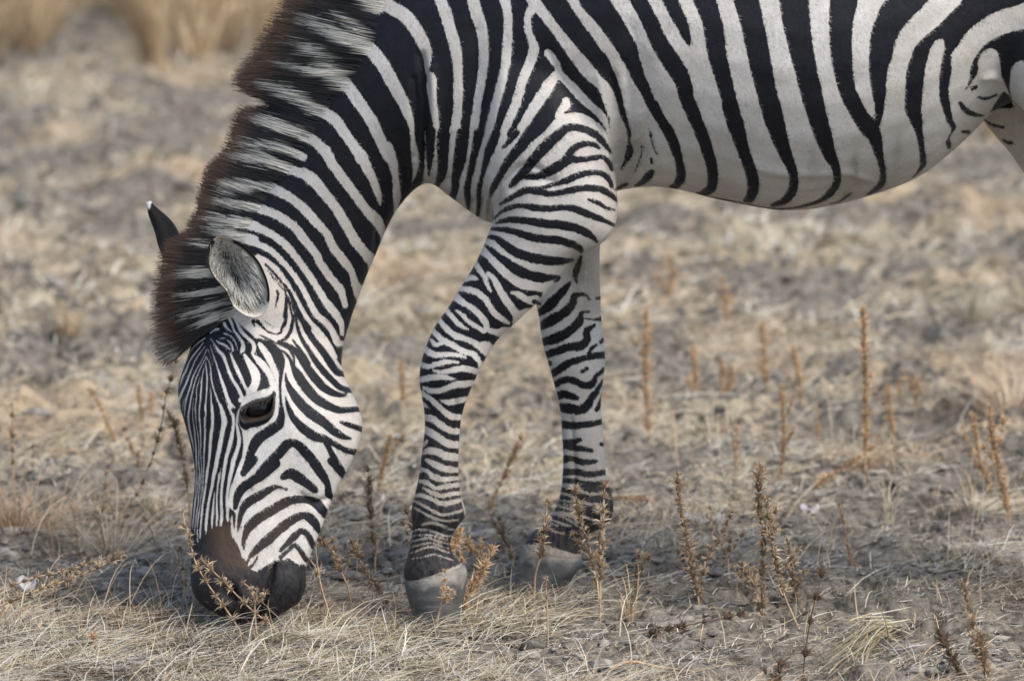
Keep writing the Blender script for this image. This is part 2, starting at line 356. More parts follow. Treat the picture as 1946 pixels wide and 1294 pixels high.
def box(x0, y0, x1, y1): return max(int(x0-U0), 0), max(int(y0-V0), 0), min(int(x1-U0)+2, NU), min(int(y1-V0)+2, NV)
def seg_d(a, b, X, Y):
    dx, dy = b[0]-a[0], b[1]-a[1]; xx = X-a[0]; yy = Y-a[1]
    t = np.clip((xx*dx+yy*dy)/(dx*dx+dy*dy+1e-9), 0, 1); return np.hypot(xx-t*dx, yy-t*dy), t
def stroke_field(P, clip):
    rad = P[:, 2].max()/2+clip; x0, y0, x1, y1 = box(P[:, 0].min()-rad, P[:, 1].min()-rad, P[:, 0].max()+rad, P[:, 1].max()+rad)
    if x1 <= x0 or y1 <= y0: return None
    S = crom(P, 4); D = np.full((y1-y0, x1-x0), 99., np.float32)
    for a, b in zip(S[:-1], S[1:]):
        r = max(a[2], b[2])/2+clip
        i0, j0, i1, j1 = box(min(a[0], b[0])-r, min(a[1], b[1])-r, max(a[0], b[0])+r, max(a[1], b[1])+r)
        i0 = max(i0, x0); j0 = max(j0, y0); i1 = min(i1, x1); j1 = min(j1, y1)
        if i1 <= i0 or j1 <= j0: continue
        d, t = seg_d(a, b, np.arange(i0, i1)[None, :]+U0, np.arange(j0, j1)[:, None]+V0)
        sub = D[j0-y0:j1-y0, i0-x0:i1-x0]; np.minimum(sub, d-(a[2]+t*(b[2]-a[2]))/2, out=sub)
    return x0, y0, x1, y1, D
def poly_field(P, clip):
    S = crom(np.vstack([P, P[:1]]), 3); x0, y0, x1, y1 = box(P[:, 0].min()-clip, P[:, 1].min()-clip, P[:, 0].max()+clip, P[:, 1].max()+clip)
    D = np.full((y1-y0, x1-x0), 99., np.float32); ins = np.zeros(D.shape, bool)
    X = (np.arange(x0, x1)+U0)[None, :].astype(np.float32); Y = (np.arange(y0, y1)+V0)[:, None].astype(np.float32)
    for a, b in zip(S[:-1], S[1:]):
        if a[1] != b[1]:
            ja = max(int(np.ceil(min(a[1], b[1])-V0))-y0, 0); jb = min(int(np.ceil(max(a[1], b[1])-V0))-y0, y1-y0)
            if jb > ja: ins[ja:jb] ^= X < (b[0]-a[0])*(Y[ja:jb]-a[1])/(b[1]-a[1])+a[0]
        i0, j0, i1, j1 = box(min(a[0], b[0])-clip, min(a[1], b[1])-clip, max(a[0], b[0])+clip, max(a[1], b[1])+clip)
        i0 = max(i0, x0); j0 = max(j0, y0); i1 = min(i1, x1); j1 = min(j1, y1)
        if i1 <= i0 or j1 <= j0: continue
        d, t = seg_d(a, b, X[:, i0-x0:i1-x0], Y[j0-y0:j1-y0])
        sub = D[j0-y0:j1-y0, i0-x0:i1-x0]; np.minimum(sub, d, out=sub)
    return x0, y0, x1, y1, np.where(ins, -D, D)
def raster(txt, f=None, clip=14):
    if f is None: f = np.full((NV, NU), float(clip), np.float32)
    for op, P in parse(txt):
        R = poly_field(P[:, :2], clip) if op == 'P' else stroke_field(P, clip)
        if R: x0, y0, x1, y1, D = R; comb(f[y0:y1, x0:x1], '-' if op == '-' else '+', D)
    return np.clip(f, -clip, clip)
def samp(f, u, v):
    x = np.clip(u-U0, 0, NU-2.01); y = np.clip(v-V0, 0, NV-2.01); i = x.astype(int); j = y.astype(int); a = x-i; b = y-j
    return (f[j, i]*(1-a)+f[j, i+1]*a)*(1-b)+(f[j+1, i]*(1-a)+f[j+1, i+1]*a)*b
STRIPES_AND_SHADE = r'''
P0 560,-60 300,300 300,640 400,640 440,590 470,500 490,486 510,498 528,514 544,537 558,561 575,592 588,613 604,629 623,653 636,679 665,690 720,560 800,372 806,262 984,260 1019,276 1040,257 1072,225 1102,223 1123,232 1142,246 1158,264 1158,225 1151,186 1142,162 1119,141 1014,5 1000,-60
-N 1200,-40,150 1300,60,110 1420,130,110 1520,260,105 1590,400,90 1605,500,60 1605,590,30 1640,640,70 1640,740,75 1650,850,60 1670,950,60 1680,1050,45 1690,1110,20 1695,1200,30 1690,1290,40
-N 1040,330,110 1130,400,110 1230,520,110 1320,680,105 1400,830,95 1450,950,70 1475,1050,40 1485,1150,40 1495,1290,45
-O 1495,0,45 1505,100,55 1510,200,50 1495,300,35 1475,370,10
-N 1580,1080,10 1582,1200,16 1583,1290,20
-O 1585,0,15 1590,150,30 1595,260,40 1570,320,20
-O 1690,20,40 1675,120,25 1650,230,60 1610,310,30
-N 850,600,100 880,640,110 960,720,100 1050,850,95 1150,1000,95 1220,1150,90 1290,1290,90
-O 1275,0,90 1320,120,80 1340,230,55 1350,320,55 1355,400,65 1350,470,40 1340,570,15
-N 650,890,100 750,920,90 850,990,90 930,1100,80 1030,1240,85 1060,1300,90
-O 1060,60,90 1100,150,85 1150,250,70 1190,350,60 1210,420,40 1218,475,6
-N 540,1080,90 680,1160,85 760,1240,80 800,1290,85
-O 770,30,90 820,130,80 930,280,80 1020,400,75 1100,510,75 1180,590,90 1230,680,60 1245,770,35 1262,860,35
-O 380,-20,70 450,30,60 520,55,55 600,78,25
-O 400,150,90 520,200,75 600,220,90 680,280,95 760,380,85 850,490,80 930,620,80 1010,760,80 1080,850,75 1140,920,90 1150,960,60 1140,1020,40 1130,1080,40
-O 200,315,70 350,345,80 480,415,75 590,500,75 690,610,75 780,710,65 840,830,70 920,930,70 985,1020,55 1010,1110,60 1040,1170,90 1060,1230,80
-O 100,470,80 250,510,75 380,560,70 510,650,70 600,760,70 690,870,65 740,970,65 820,1080,60 890,1160,65 915,1230,50 930,1290,50
-O 0,600,100 130,630,85 260,680,65 370,740,60 470,830,60 550,930,55 630,1040,55 700,1150,55 770,1260,55
-E 1365,883,50 1400,930,60 1445,985,55 1480,1050,40 1485,1120,30
-O 0,720,70 120,760,60 230,800,55 340,860,50 430,950,45 520,1060,45 590,1170,45 640,1270,45
-E 1250,892,40 1300,980,45 1370,1040,45 1420,1110,45 1450,1180,50 1485,1190,40
-O 215,890,30 300,940,40 380,1010,35 450,1110,35 510,1210,35 550,1280,35
-E 1150,870,32 1200,960,38 1250,1040,40 1310,1100,40 1380,1190,40 1430,1290,40
-S 230,-40,90 290,120,95 330,260,95 365,380,95 385,500,80 390,640,75 390,760,75 385,900,72 375,1000,74 352,1110,76 345,1160,76
-S 500,-40,90 545,120,100 585,250,90 600,400,80 595,540,75 580,680,70 555,800,65 540,920,65 520,1040,65 500,1140,60
-S 760,-40,90 795,100,70 800,220,70 795,350,75 785,480,75 765,600,70 735,720,75 700,840,70 670,960,70 645,1060,66 637,1121,58 630,1160,55
-S 970,-40,70 1010,50,80 965,130,60 960,220,60 985,310,60 1010,410,85 970,540,80 920,660,75 885,790,75 840,910,75 790,1020,70 750,1120,55 730,1210,40
-S 1010,20,70 1090,120,75 1180,230,80 1280,370,80 1370,500,80 1460,610,85 1560,700,80 1600,800,60 1640,950,40
-S 1125,435,60 1170,490,65 1210,560,50 1230,620,60 1310,700,70 1400,800,75 1500,890,60 1570,960,60 1610,1040,40 1635,1120,25
-S 1200,610,70 1140,690,90 1070,800,90 990,920,85 920,1040,80 840,1150,75 800,1200,75
-S 1275,830,60 1270,865,75 1230,910,60 1225,970,65 1300,960,60 1390,960,60 1480,1000,50 1560,1060,40 1620,1140,25
-S 1260,970,70 1200,1020,75 1120,1110,75 1030,1190,75 980,1240,72
+S 1140,-40,180 1310,200,165 1450,380,150 1560,520,120 1640,630,90 1690,740,60 1720,840,50
+T 85,-40,70 90,100,60 95,200,45 80,300,60 50,400,80 20,470,60
+T 165,-40,90 165,60,75 160,150,65 155,240,40 150,320,15
+T 270,-20,110 265,120,100 265,220,90 255,310,80 225,380,50 205,420,40 215,450,25
+T 430,-20,110 410,140,110 390,250,95 370,340,70 365,430,65 340,500,60 350,550,50
+T 560,-20,90 530,120,65 500,250,60 480,340,50 465,430,60 470,520,50 475,570,35 465,605,30
+T 700,-20,80 650,110,80 620,200,60 590,310,40 565,420,45 560,530,40 550,640,35
+T 870,-30,60 830,10,55 790,60,40 755,95,15
+T 990,-40,110 960,0,100 900,90,90 830,170,80 780,240,70 740,310,60 700,380,60 670,440,50 655,490,20
+S 1640,1250,25 1590,1180,50 1520,1110,60 1420,1060,65 1310,1045,65 1230,1090,85 1130,1180,95
+T 1130,60,100 1040,150,90 970,240,80 910,310,70 850,370,60 815,410,30
+T 900,330,40 1000,330,50 1080,310,70 1200,250,90 1300,190,75 1400,190,50 1500,175,50 1580,170,40 1630,220,45 1650,270,30
+T 1270,180,60 1310,130,60 1350,90,60 1430,60,50 1500,65,45 1545,90,30
+T 1130,400,20 1210,385,40 1300,350,60 1400,310,55 1480,295,50 1560,300,50 1620,340,50 1650,410,30
+T 735,555,20 790,520,40 860,480,50 950,440,60 1040,450,60 1150,470,50 1270,450,55 1400,425,55 1530,425,55 1620,460,55 1690,520,35
+T 1000,430,40 1080,420,35 1180,390,35 1240,375,35
+T 1455,515,20 1530,540,40 1600,580,30 1670,600,15
+T 690,670,20 740,620,30 820,580,45 900,565,40 1010,580,60 1130,590,55 1250,580,50 1340,590,60 1440,630,65 1550,670,50 1670,725,30
+T 700,710,15 760,690,40 850,680,55 960,690,65 1080,710,75 1200,720,75 1320,740,75 1430,780,70 1500,830,45 1530,860,25
+T 640,755,20 750,760,45 860,780,55 980,820,70 1100,840,70 1220,850,70 1320,880,65 1390,920,55 1400,945,25
+T 620,820,25 700,830,50 780,890,70 870,950,80 990,990,85 1100,1010,80 1220,1020,70 1330,1010,30
+T 580,890,30 650,930,65 730,1000,80 820,1060,90 930,1120,90 1040,1150,85 1130,1160,70 1220,1145,20
+F -60,0,220 40,120,200 130,250,180 220,400,165 270,520,130 320,640,110 370,740,95 420,850,85 470,950,70 530,1040,75 580,1140,75 630,1260,75
+I 440,0,85 500,110,75 560,200,75 610,310,80 640,420,70 660,520,75 660,600,80 620,660,60 570,665,20
+F 290,-40,140 400,160,130 470,320,140 540,440,150 620,560,150 680,670,140 710,800,120 750,920,105 800,1030,100 850,1150,100 890,1270,100
+I 735,0,125 790,130,105 850,270,100 890,400,95 915,500,95 925,600,90 910,680,85 850,720,60 800,725,25
+F 560,-30,120 630,120,115 680,220,100 720,330,60 738,375,15
+F 840,-40,180 910,150,165 940,300,165 960,450,155 1000,600,140 1040,750,130 1080,900,125 1110,1020,140 1150,1140,110 1185,1280,95
+I 1065,0,140 1100,120,130 1140,260,115 1180,380,100 1225,500,100 1250,600,100 1255,690,95 1230,760,80 1190,780,35
+F 1190,-40,210 1240,160,190 1280,350,190 1320,550,180 1365,750,165 1410,930,160 1450,1060,150 1490,1180,120 1530,1290,100
+I 1400,0,155 1440,150,150 1480,290,130 1530,420,100 1575,530,80 1590,620,75 1570,720,80 1500,790,60 1410,820,30
+F 1585,-40,245 1612,200,225 1650,400,200 1685,560,185 1718,700,180 1757,862,170
+J 437,0,170 480,150,155 520,280,140 560,400,110 600,480,85 625,570,65 615,650,65 560,730,60 470,790,35 370,820,25 320,835,10
+G 255,-40,240 225,200,195 225,400,180 240,560,160 270,720,140 330,860,140 400,980,140 460,1060,150
+J 900,200,140 940,280,110 960,370,80 985,470,60 1000,560,55 990,640,60 940,690,45 870,735,15
+G 800,-50,290 640,150,240 575,300,210 550,450,190 530,600,150 535,750,120 540,880,80 525,1000,60 500,1060,60
PG 1250,-60 1200,30 1100,130 1000,230 900,310 830,390 800,470 760,600 750,750 750,880 780,980 830,1080 860,1200 880,1310 920,1310 905,1150 885,1000 888,850 900,700 920,560 950,420 1000,340 1060,330 1072,400 1050,500 1030,650 1030,800 1060,900 1090,1000 1130,1060 1100,1130 1080,1180 1110,1230 1130,1190 1118,1130 1170,1040 1140,980 1120,850 1105,720 1130,600 1130,450 1180,380 1250,280 1350,190 1500,100 1725,30 1900,-60
+J 1240,30,130 1280,150,95 1300,250,50 1315,350,45 1330,450,55 1325,490,50 1290,545,25 1240,595,8
PG 1760,235 1600,270 1500,310 1400,370 1340,450 1290,540 1280,640 1240,750 1268,715 1310,655 1345,600 1350,500 1385,430 1440,402 1500,420 1525,500 1540,620 1600,760 1640,880 1610,740 1610,640 1630,550 1690,500 1760,490
+G 1200,850,35 1250,910,50 1320,940,40 1390,950,15
+G 1340,795,20 1410,810,30 1500,780,15
+G 1300,730,30 1330,715,40
PG 1440,930 1560,750 1640,880 1530,890
+G 1400,985,15 1480,1030,25 1560,1045,20
+G 1550,1150,20 1600,1170,35 1630,1170,20
+G 1220,1080,25 1270,1085,35
+I 790,725,15 900,755,20 1060,785,18 1200,815,18 1380,848,20 1540,850,12 1640,832,16 1700,812,18
+J 0,842,18 80,848,18 220,846,14 330,832,18
+J 560,810,8 640,790,14 700,750,25 740,720,12
+I 125,690,20 180,665,30 225,645,25
+I 290,660,20 350,630,50 400,580,70 425,545,40
+F 0,500,150 60,600,110 120,700,70 160,820,50 190,940,55 220,1020,35 240,1100,35 240,1160,25 250,1240,50 235,1290,45
+I 245,340,50 235,400,55 210,460,30 170,525,12
+I 400,190,10 420,260,18 440,350,14 470,410,8
+I 420,440,22 425,475,22
+I 345,330,16 340,400,10 310,490,14 285,550,8
PK 600,90 660,130 760,240 860,330 950,385 1080,402 1130,425 1040,545 900,670 800,800 660,960 640,1000 610,1100 570,1160 520,1270 480,1380 460,1500 450,1700 445,1900 460,2100 480,2200 530,2420 430,2480 450,2620 420,2650 160,2750 -30,2780 -40,2700 10,2480 40,2000 70,1500 40,1200 60,1000 150,800 400,400
-K 630,50,50 700,130,50 800,225,55 900,310,65 1000,345,70 1100,370,65 1200,345,60
-K 560,150,45 610,230,45 650,280,40 670,340,35 700,400,25
-K 680,255,30 730,310,50 780,400,55 830,480,60 880,550,65 920,600,70 910,660,60
-K 880,415,25 930,430,50 1000,470,55 1070,480,90
-K 960,600,90 1010,570,60
-K 490,310,30 540,290,45 590,305,25
-K 450,380,45 560,400,50 640,450,50 690,520,45 740,590,50 810,640,40 850,665,20
-K 400,440,70 480,500,50 560,550,50 630,620,50 670,690,45 650,730,35
-K 660,710,40 740,740,50 810,740,85 850,730,60
-K 420,560,20 470,600,35 530,660,35 600,700,40 650,735,30
-K 340,560,40 390,620,40 450,680,35 515,715,15
-K 280,640,40 350,720,45 420,770,50 510,800,45 590,840,50 650,890,60 690,920,60
-K 620,840,40 670,850,70 710,880,60
-K 220,720,40 290,790,50 380,840,50 470,890,45 560,920,50 610,980,40 625,1040,45 605,1090,40
-K 210,800,25 250,840,35 310,820,35 320,800,25
-K 150,870,50 230,920,50 330,920,40 430,925,35 495,945,15
-K 110,990,50 180,1020,40 260,1000,40 350,980,35 440,985,15
-K 230,1050,15 300,1065,35 400,1045,45 490,1035,50 580,1060,50
-L 105,270,40 200,250,50 290,240,45 350,250,35 415,262,10
-L 150,330,20 210,355,45 300,350,45 400,310,50 480,300,55 580,290,40
-L 120,370,50 190,410,40 230,440,45 280,490,45 340,540,50 400,570,50 480,570,40
-L 290,430,20 350,450,45 420,440,50 510,420,35
-L 140,465,40 190,490,15
-L 150,570,50 230,590,55 300,640,55 370,680,50 460,690,45
-L 150,670,60 230,710,60 290,750,60 360,790,60 450,800,50
-L 135,800,45 180,770,25
-L 140,870,20 200,845,55 270,860,60 340,890,65 450,900,60
-L 170,920,25 230,950,50 300,985,55 370,1000,50 450,1005,35
-L 110,1000,50 180,1010,30 230,1060,50 310,1080,45 380,1075,40 450,1070,30
-L 100,1090,30 180,1110,40 250,1150,35 330,1140,40 450,1120,40
-L 150,1150,15 220,1190,35 300,1215,35 380,1200,35 460,1190,30
-L 60,1210,30 150,1215,35 230,1250,30 310,1275,30 400,1260,25 460,1245,30
-P 160,85,25 230,95,30 310,130,25 390,165,25 470,155,25 550,130,20
-P 145,130,18 230,170,20 300,210,25 390,250,25 460,240,20 550,215,20
-P 160,190,14 250,240,20 330,280,20 420,300,20 520,290,15
-P 230,330,22 300,315,20 370,330,25 430,360,25 490,370,15
-P 145,385,10 200,370,16 280,372,20 350,398,20 420,425,16 480,418,8
-P 130,428,8 240,412,12 330,425,12 430,455,9
-P 140,465,8 210,450,16 280,440,20 360,468,18 450,490,9
-P 140,512,7 230,490,12 300,480,14 380,505,12 440,525,7
-P 130,565,7 230,525,15 310,512,18 390,540,15 450,562,7
-P 140,612,5 250,590,10 330,572,13 410,600,10 480,620,5
+K 1440,120,30 1415,200,55 1395,270,45 1405,335,20
+K 1090,590,50 1180,520,90 1250,450,70 1310,380,60 1350,335,30
+K 1060,490,40 1100,505,30
+K 1230,320,25 1260,290,30
+K 1100,700,60 1200,640,90 1290,590,80 1370,510,70 1390,440,50 1470,430,25 1510,470,20
+K 1120,820,60 1230,790,90 1330,740,80 1420,660,75 1450,580,40 1510,570,15
+K 1470,625,12 1540,635,15 1600,630,40 1640,620,50
+K 1140,930,60 1250,890,70 1350,860,70 1440,850,80 1490,800,60 1490,730,60 1550,680,25
+K 1185,1095,60 1280,1030,70 1370,980,60 1480,950,50 1570,930,60 1660,925,60
+K 1500,930,30 1530,870,30 1570,840,20
+K 1170,1000,50 1180,995,45
+K 1600,820,30 1650,780,40
+K 1570,460,25 1620,460,40
+K 1450,1060,30 1490,1035,35
+L 1205,325,50 1290,270,60 1380,270,60 1460,310,60 1530,300,60 1570,230,40 1650,170,40
+L 1240,400,60 1300,380,60 1370,405,40 1410,415,20
+L 1250,490,50 1340,500,70 1430,515,60 1490,480,60 1530,410,45 1580,340,40 1620,270,25
+L 1570,510,25 1600,450,22 1620,390,20
+L 1270,630,60 1380,640,50 1480,630,40 1560,620,35 1640,602,35
+L 1270,800,70 1370,780,50 1440,750,15
+L 1350,820,40 1450,830,35 1530,845,15
+L 1600,790,12 1650,800,25
+L 1270,920,60 1370,910,35 1450,940,40 1560,935,20
+L 1270,1020,50 1400,1020,40 1500,1040,40 1650,1020,30
+L 1270,1090,25 1380,1095,35 1480,1125,45 1660,1110,25
PQ 700,290 900,300 1130,270 1170,450 1130,610 960,660 900,690 880,830 700,790 560,750 380,740 460,600 630,470 670,360
-Q 710,270,25 830,280,25 900,320,22 980,340,22 1090,330,20
-Q 700,330,25 790,350,20 860,390,22 950,420,20 1060,420,15
-Q 690,385,14 780,400,15 840,420,18
-Q 670,425,20 780,460,22 860,480,25
-Q 980,465,22 1050,490,18
-Q 640,495,30 740,500,40 830,520,45 850,560,30
-Q 630,545,15 720,580,20 790,600,18
-Q 900,520,20 980,550,20 1040,580,15
-Q 600,610,14 680,650,15 740,660,15
-Q 540,610,10 600,650,8
PH 270,170 400,110 460,60 480,-60 560,-60 570,0 620,20 700,90 800,180 830,200 880,230 960,280 1000,340 1000,420 960,560 940,600 820,640 700,700 670,750 645,830 690,950 700,1050 690,1150 660,1230 630,1310 590,1420 580,1500 578,1560 640,1620 680,1720 660,1740 280,1740 230,1200 100,850 60,600 200,250
PH 0,-60 300,-60 470,-60 480,60 300,190 100,300
-a 510,110,22 420,170,25 330,250,25 260,360,20 220,460,18 150,580,18 100,660,18 80,720,12
-a 490,180,14 420,270,18 330,380,25 260,490,22 210,620,28 160,720,30 130,800,25 110,880,12
-a 520,240,10 440,340,15 360,460,18 310,580,18 260,700,25 210,840,30 150,960,35 100,1080,50 80,1150,50 100,1230,35
-a 545,290,12 500,390,12 440,510,12 370,630,18 310,760,22 280,880,25 240,1000,25 200,1130,30 180,1290,22
-a 535,410,22 490,500,12 430,620,15 380,740,18 340,860,20 310,980,22 280,1120,25 255,1290,25
-a 500,590,8 480,680,15 460,800,20 455,900,25 445,1020,30 440,1120,25 420,1290,22
-a 430,750,8 400,860,12 375,960,15 375,1080,18 360,1180,20 350,1290,20
-a 520,500,10 535,600,20 548,720,20 548,850,22 540,1000,22 530,1130,25 515,1290,40
-a 545,425,15 590,520,15 610,640,20 620,780,22 640,880,25 680,1010,28 730,1140,30 790,1290,50
-a 600,900,8 612,1000,15 615,1130,25 630,1290,35
-a 560,290,10 600,400,6 640,550,5
-a 600,220,8 630,330,15 680,470,22 730,620,25 780,780,45 830,920,55 870,1060,60 920,1180,70 940,1290,60
-a 940,1180,40 1000,1245,25
-a 600,110,12 680,220,25 730,310,50 810,390,55 860,520,45 910,660,50 970,790,50 1040,900,55 1090,1000,60 1120,1080,60
-a 690,140,18 760,190,35 840,220,40 920,290,25
-a 930,360,30 980,480,50 1040,620,65 1100,750,60 1160,880,50 1220,980,60 1230,1040,80
-H 710,320,25 750,390,50 795,470,75 800,550,65 755,630,70
-a 880,140,25 950,210,30 970,310,35
-a 740,110,12 840,110,25
-a 830,30,30 930,70,25 1000,150,25 1045,270,15
-a 180,1080,8 155,1180,12 150,1290,12
-a 330,1090,8 320,1180,10 316,1290,10
-d 410,90,40 470,200,60 540,370,50 600,530,50 690,650,55 770,780,70 770,900,100 740,950,60
-d 600,280,30 670,400,60 750,550,70 880,680,70 980,780,75 1000,900,80 970,980,70
-d 160,330,20 280,260,60 370,340,55 430,450,55 540,550,20
-d 100,570,25 200,500,45 270,490,50
-H 785,325,25 850,390,55 910,470,50 940,560,50 930,610,50
-H 835,235,35 890,310,55 935,400,50 965,470,45 985,560,30 985,640,25
-H 680,690,45 760,665,40 850,640,60 940,605,40
-b 100,0,18 92,100,18 90,190,10
-b 180,0,30 160,120,30 158,250,30 175,380,30 205,520,28 230,640,20 245,760,10
-b 230,0,12 225,120,12 235,260,15 255,400,20 265,540,20 280,680,22 285,850,25 290,1000,20 290,1290,20
-b 270,0,20 275,180,18 290,340,12 310,480,15 325,640,15 325,800,18 325,960,20 340,1090,20 345,1290,15
-b 318,1170,12 312,1290,14
-b 335,0,20 335,200,28 350,350,25 355,500,22 360,620,20 355,740,15 365,900,15 375,1050,15 370,1290,10
-b 430,0,40 440,120,28 425,260,28 425,450,28 420,640,30 410,820,25 408,1000,20 395,1290,20
-b 540,0,40 550,150,55 550,320,50 530,450,55 515,620,50 505,780,45 490,930,40 460,1110,45 440,1290,35
-b 680,0,50 720,140,80 745,270,95 715,420,75 690,560,75 660,720,75 625,880,70 600,1030,70 560,1180,55 550,1290,45
-b 690,1030,10 670,1150,25 645,1290,25
-b 830,20,80 880,140,60 895,270,50 880,420,60 855,560,70 820,700,70 780,830,60 755,970,55 735,1110,60 710,1290,45
-b 960,180,35 945,290,35 960,390,50 985,520,55 980,640,60 940,770,65 895,900,75 870,1040,70 840,1170,65 815,1290,50
+b 880,70,50 905,110,50
PM 110,480 230,490 330,480 400,470 470,580 530,700 580,800 640,830 700,820 760,790 830,720 870,700 900,740 960,770 1020,790 1060,900 1020,1080 740,1230 520,1290 300,1200 80,1040 60,700
-c 205,0,18 195,150,20 190,300,15 180,450,30 165,600,25 150,750,22 140,890,15
-c 240,0,10 235,100,15 215,280,15 200,420,10
-c 265,0,15 255,150,18 240,330,18 230,480,20 205,640,20 185,800,18 175,950,10
-c 285,0,10 280,180,10 270,330,10 265,500,12 240,650,25 220,800,20 215,950,15 225,1120,6
-c 315,0,18 310,150,18 300,280,15 285,400,10
-c 375,0,45 350,200,35 325,380,40 300,520,35 285,700,35 270,850,25 262,1000,15 262,1070,8
-c 490,0,60 460,180,50 425,350,45 395,500,45 375,650,50 360,800,50 355,900,40 358,960,15
-c 500,290,12 485,420,25 475,560,38 462,700,45 455,800,35 460,890,12
-c 570,0,25 550,200,28 535,400,30 535,550,38 540,700,40 530,800,30 528,850,12
-c 645,0,55 625,150,48 610,330,45 610,500,50 615,640,55 612,760,55 600,840,35
-c 760,0,60 730,180,50 705,350,50 705,500,55 710,640,50 710,730,45 720,800,10
-c 910,0,90 860,130,75 820,250,55 800,380,50 798,500,50 800,600,25
-c 785,690,15 780,780,35 788,920,40 795,1050,12
-c 900,460,45 870,580,42 857,740,26 855,850,35 865,960,35 885,1070,15
+d 1640,-30,45 1650,100,60 1660,200,65 1630,360,85 1570,470,55 1540,560,55 1440,590,40 1300,550,40 1180,450,50 1100,350,90 980,320,70 1010,430,30
+d 1220,320,15 1290,380,22 1410,440,22
+d 1100,600,15 1200,650,45 1330,710,50 1440,780,40
+H 985,215,25 1040,190,30 1080,140,35 1100,70,30 1110,0,25
+E 1015,810,16 1020,850,18 1000,930,10
+E 950,670,8 1010,735,7 1060,800,9 1090,860,13 1110,930,18 1125,1000,15
+E 930,620,22 990,680,20 1060,760,20 1110,830,25 1150,920,35 1190,1010,45 1240,1080,50
+E 1149,989,20 1125,920,14 1090,850,10 1040,780,8 980,710,6
+E 1065,790,8 1080,850,20 1080,920,28 1070,1000,30
+H 1165,0,25 1205,90,45 1270,190,55 1350,290,60 1410,380,65 1470,460,60 1540,480,40
+H 1130,0,22 1145,100,30 1185,200,35 1230,270,40 1285,360,50 1345,440,55 1420,520,55 1500,590,50 1610,615,45
+H 1105,195,15 1150,260,30 1200,330,35 1245,390,20
+H 985,220,35 1060,240,40 1130,290,50 1170,350,55 1220,420,70 1280,500,75 1350,580,70 1430,630,60 1520,650,35 1545,630,20
+H 960,260,12 1040,300,22 1085,360,30 1110,420,45 1150,490,80 1210,580,85 1290,670,80 1380,730,75 1480,770,60 1560,770,50 1670,760,45
+H 980,228,12 1070,270,20 1110,330,22 1120,400,12
+H 1045,470,10 1060,550,40 1110,640,70 1180,730,85 1270,810,90 1370,880,80 1450,950,70 1520,990,50 1580,1005,20
+H 1045,660,12 1070,750,40 1120,850,60 1200,930,80 1290,990,80 1370,1010,65 1450,1050,50 1540,1100,50 1660,1125,55
+H 1370,1020,50 1400,1080,45 1450,1180,60 1500,1260,60 1540,1330,50
+H 1500,870,25 1570,895,45 1690,935,50
+H 840,1290,80 920,1200,85 1000,1120,85 1050,1060,85 1100,1040,70 1160,1065,80 1220,1130,85 1290,1210,80 1340,1290,75
+H 820,195,25 900,225,50 960,280,75 1005,350,70 1015,420,45 1008,490,35 1002,580,22 1005,680,20 1010,750,38 1012,820,60 990,890,85 920,940,90 850,985,90 800,1040,90 760,1130,70 730,1220,60 700,1290,55
+M 1080,0,80 1150,100,70 1185,170,50 1190,230,60 1220,265,40
+M 1210,-20,60 1270,50,60 1320,110,50
+M 840,105,50 900,80,85 960,110,85 1030,160,70 1080,200,60 1100,215,25
+M 780,0,85 690,80,80 600,140,75 530,190,75 490,260,60 475,340,35
+M 620,-30,60 560,50,50 530,90,25
+M 865,200,28 840,190,20 790,180,35 720,210,60 640,260,70 560,310,70 520,380,50 505,450,38 495,520,20
+M 1180,400,60 1160,380,70 1100,310,80 1030,280,60 930,280,65 840,310,75 740,370,80 640,430,80 570,500,70 540,580,45 530,660,35
+M 1125,530,40 1070,440,75 1000,400,60 900,440,70 800,520,75 720,590,80 650,650,60 600,710,45 570,770,40
+M 1080,640,50 1030,550,50 980,520,50 930,560,60 870,620,45 820,670,30
+M 1020,740,45 980,680,40 930,630,40 880,670,30 820,720,30
-M 575,782,10 598,748,28 610,735,22
+M 645,715,16 618,765,24 580,808,30
-M 520,640,12 526,690,14 536,722,8
-M 640,800,14 690,770,22 740,735,16
+M 660,830,30 720,800,30 780,760,26
-M 845,735,18 880,715,26 930,745,22 970,775,14
-Q 700,520,10 790,555,14 850,600,12
-Q 620,570,10 690,600,14
-Q 800,640,8 850,660,10
-Q 740,420,10 820,445,14 900,455,10
Pe 160,620 200,560 300,520 450,440 600,410 740,370 830,320 850,240 910,300 900,400 885,600 830,780 720,900 560,975 400,1000 300,1050 220,1010 150,900
'''  # small black polygon at the far inner thigh is shade painted into the pattern
MANE_STREAKS = r'''
-N 1190,60,120 1090,10,80 1060,-20,60
-N 1070,290,40 980,190,50 880,130,30 820,100,20
-N 1040,340,110 880,290,90 720,210,80 580,160,50
-N 860,600,90 760,500,60 620,390,50 480,340,30
-N 840,620,100 680,590,70 520,550,50 370,510,30
-N 650,880,90 530,800,80 400,740,60 250,680,40
-N 560,1080,80 420,1040,100 280,990,90 180,970,40
-N 590,1290,60 420,1210,70 250,1190,60 60,1170,40
-O 380,150,80 230,90,100 100,80,80 -20,70,60
-O 250,320,60 100,300,60 -60,300,50
-O 150,480,70 0,450,70 -120,450,40
-O 60,610,70 -60,600,60 -180,570,40
-O 40,740,60 -80,690,50 -200,660,20
-E 1000,70,60 800,50,70 620,70,40
-E 900,220,60 700,180,60 560,180,30
-E 850,340,70 650,300,60 480,280,30
-E 850,440,60 720,400,60 560,360,40
-E 520,480,30 430,460,40
-E 560,690,50 400,680,70 270,700,30
-E 650,800,40 480,820,40 290,860,25
-E 640,890,30 480,940,50 310,990,30
-E 640,950,25 520,1010,40 420,1060,20
'''
F_HIDE = raster(MANE_STREAKS, raster(STRIPES_AND_SHADE))
F_HIDE[620-V0:1005-V0, 330-U0:450-U0] -= .4
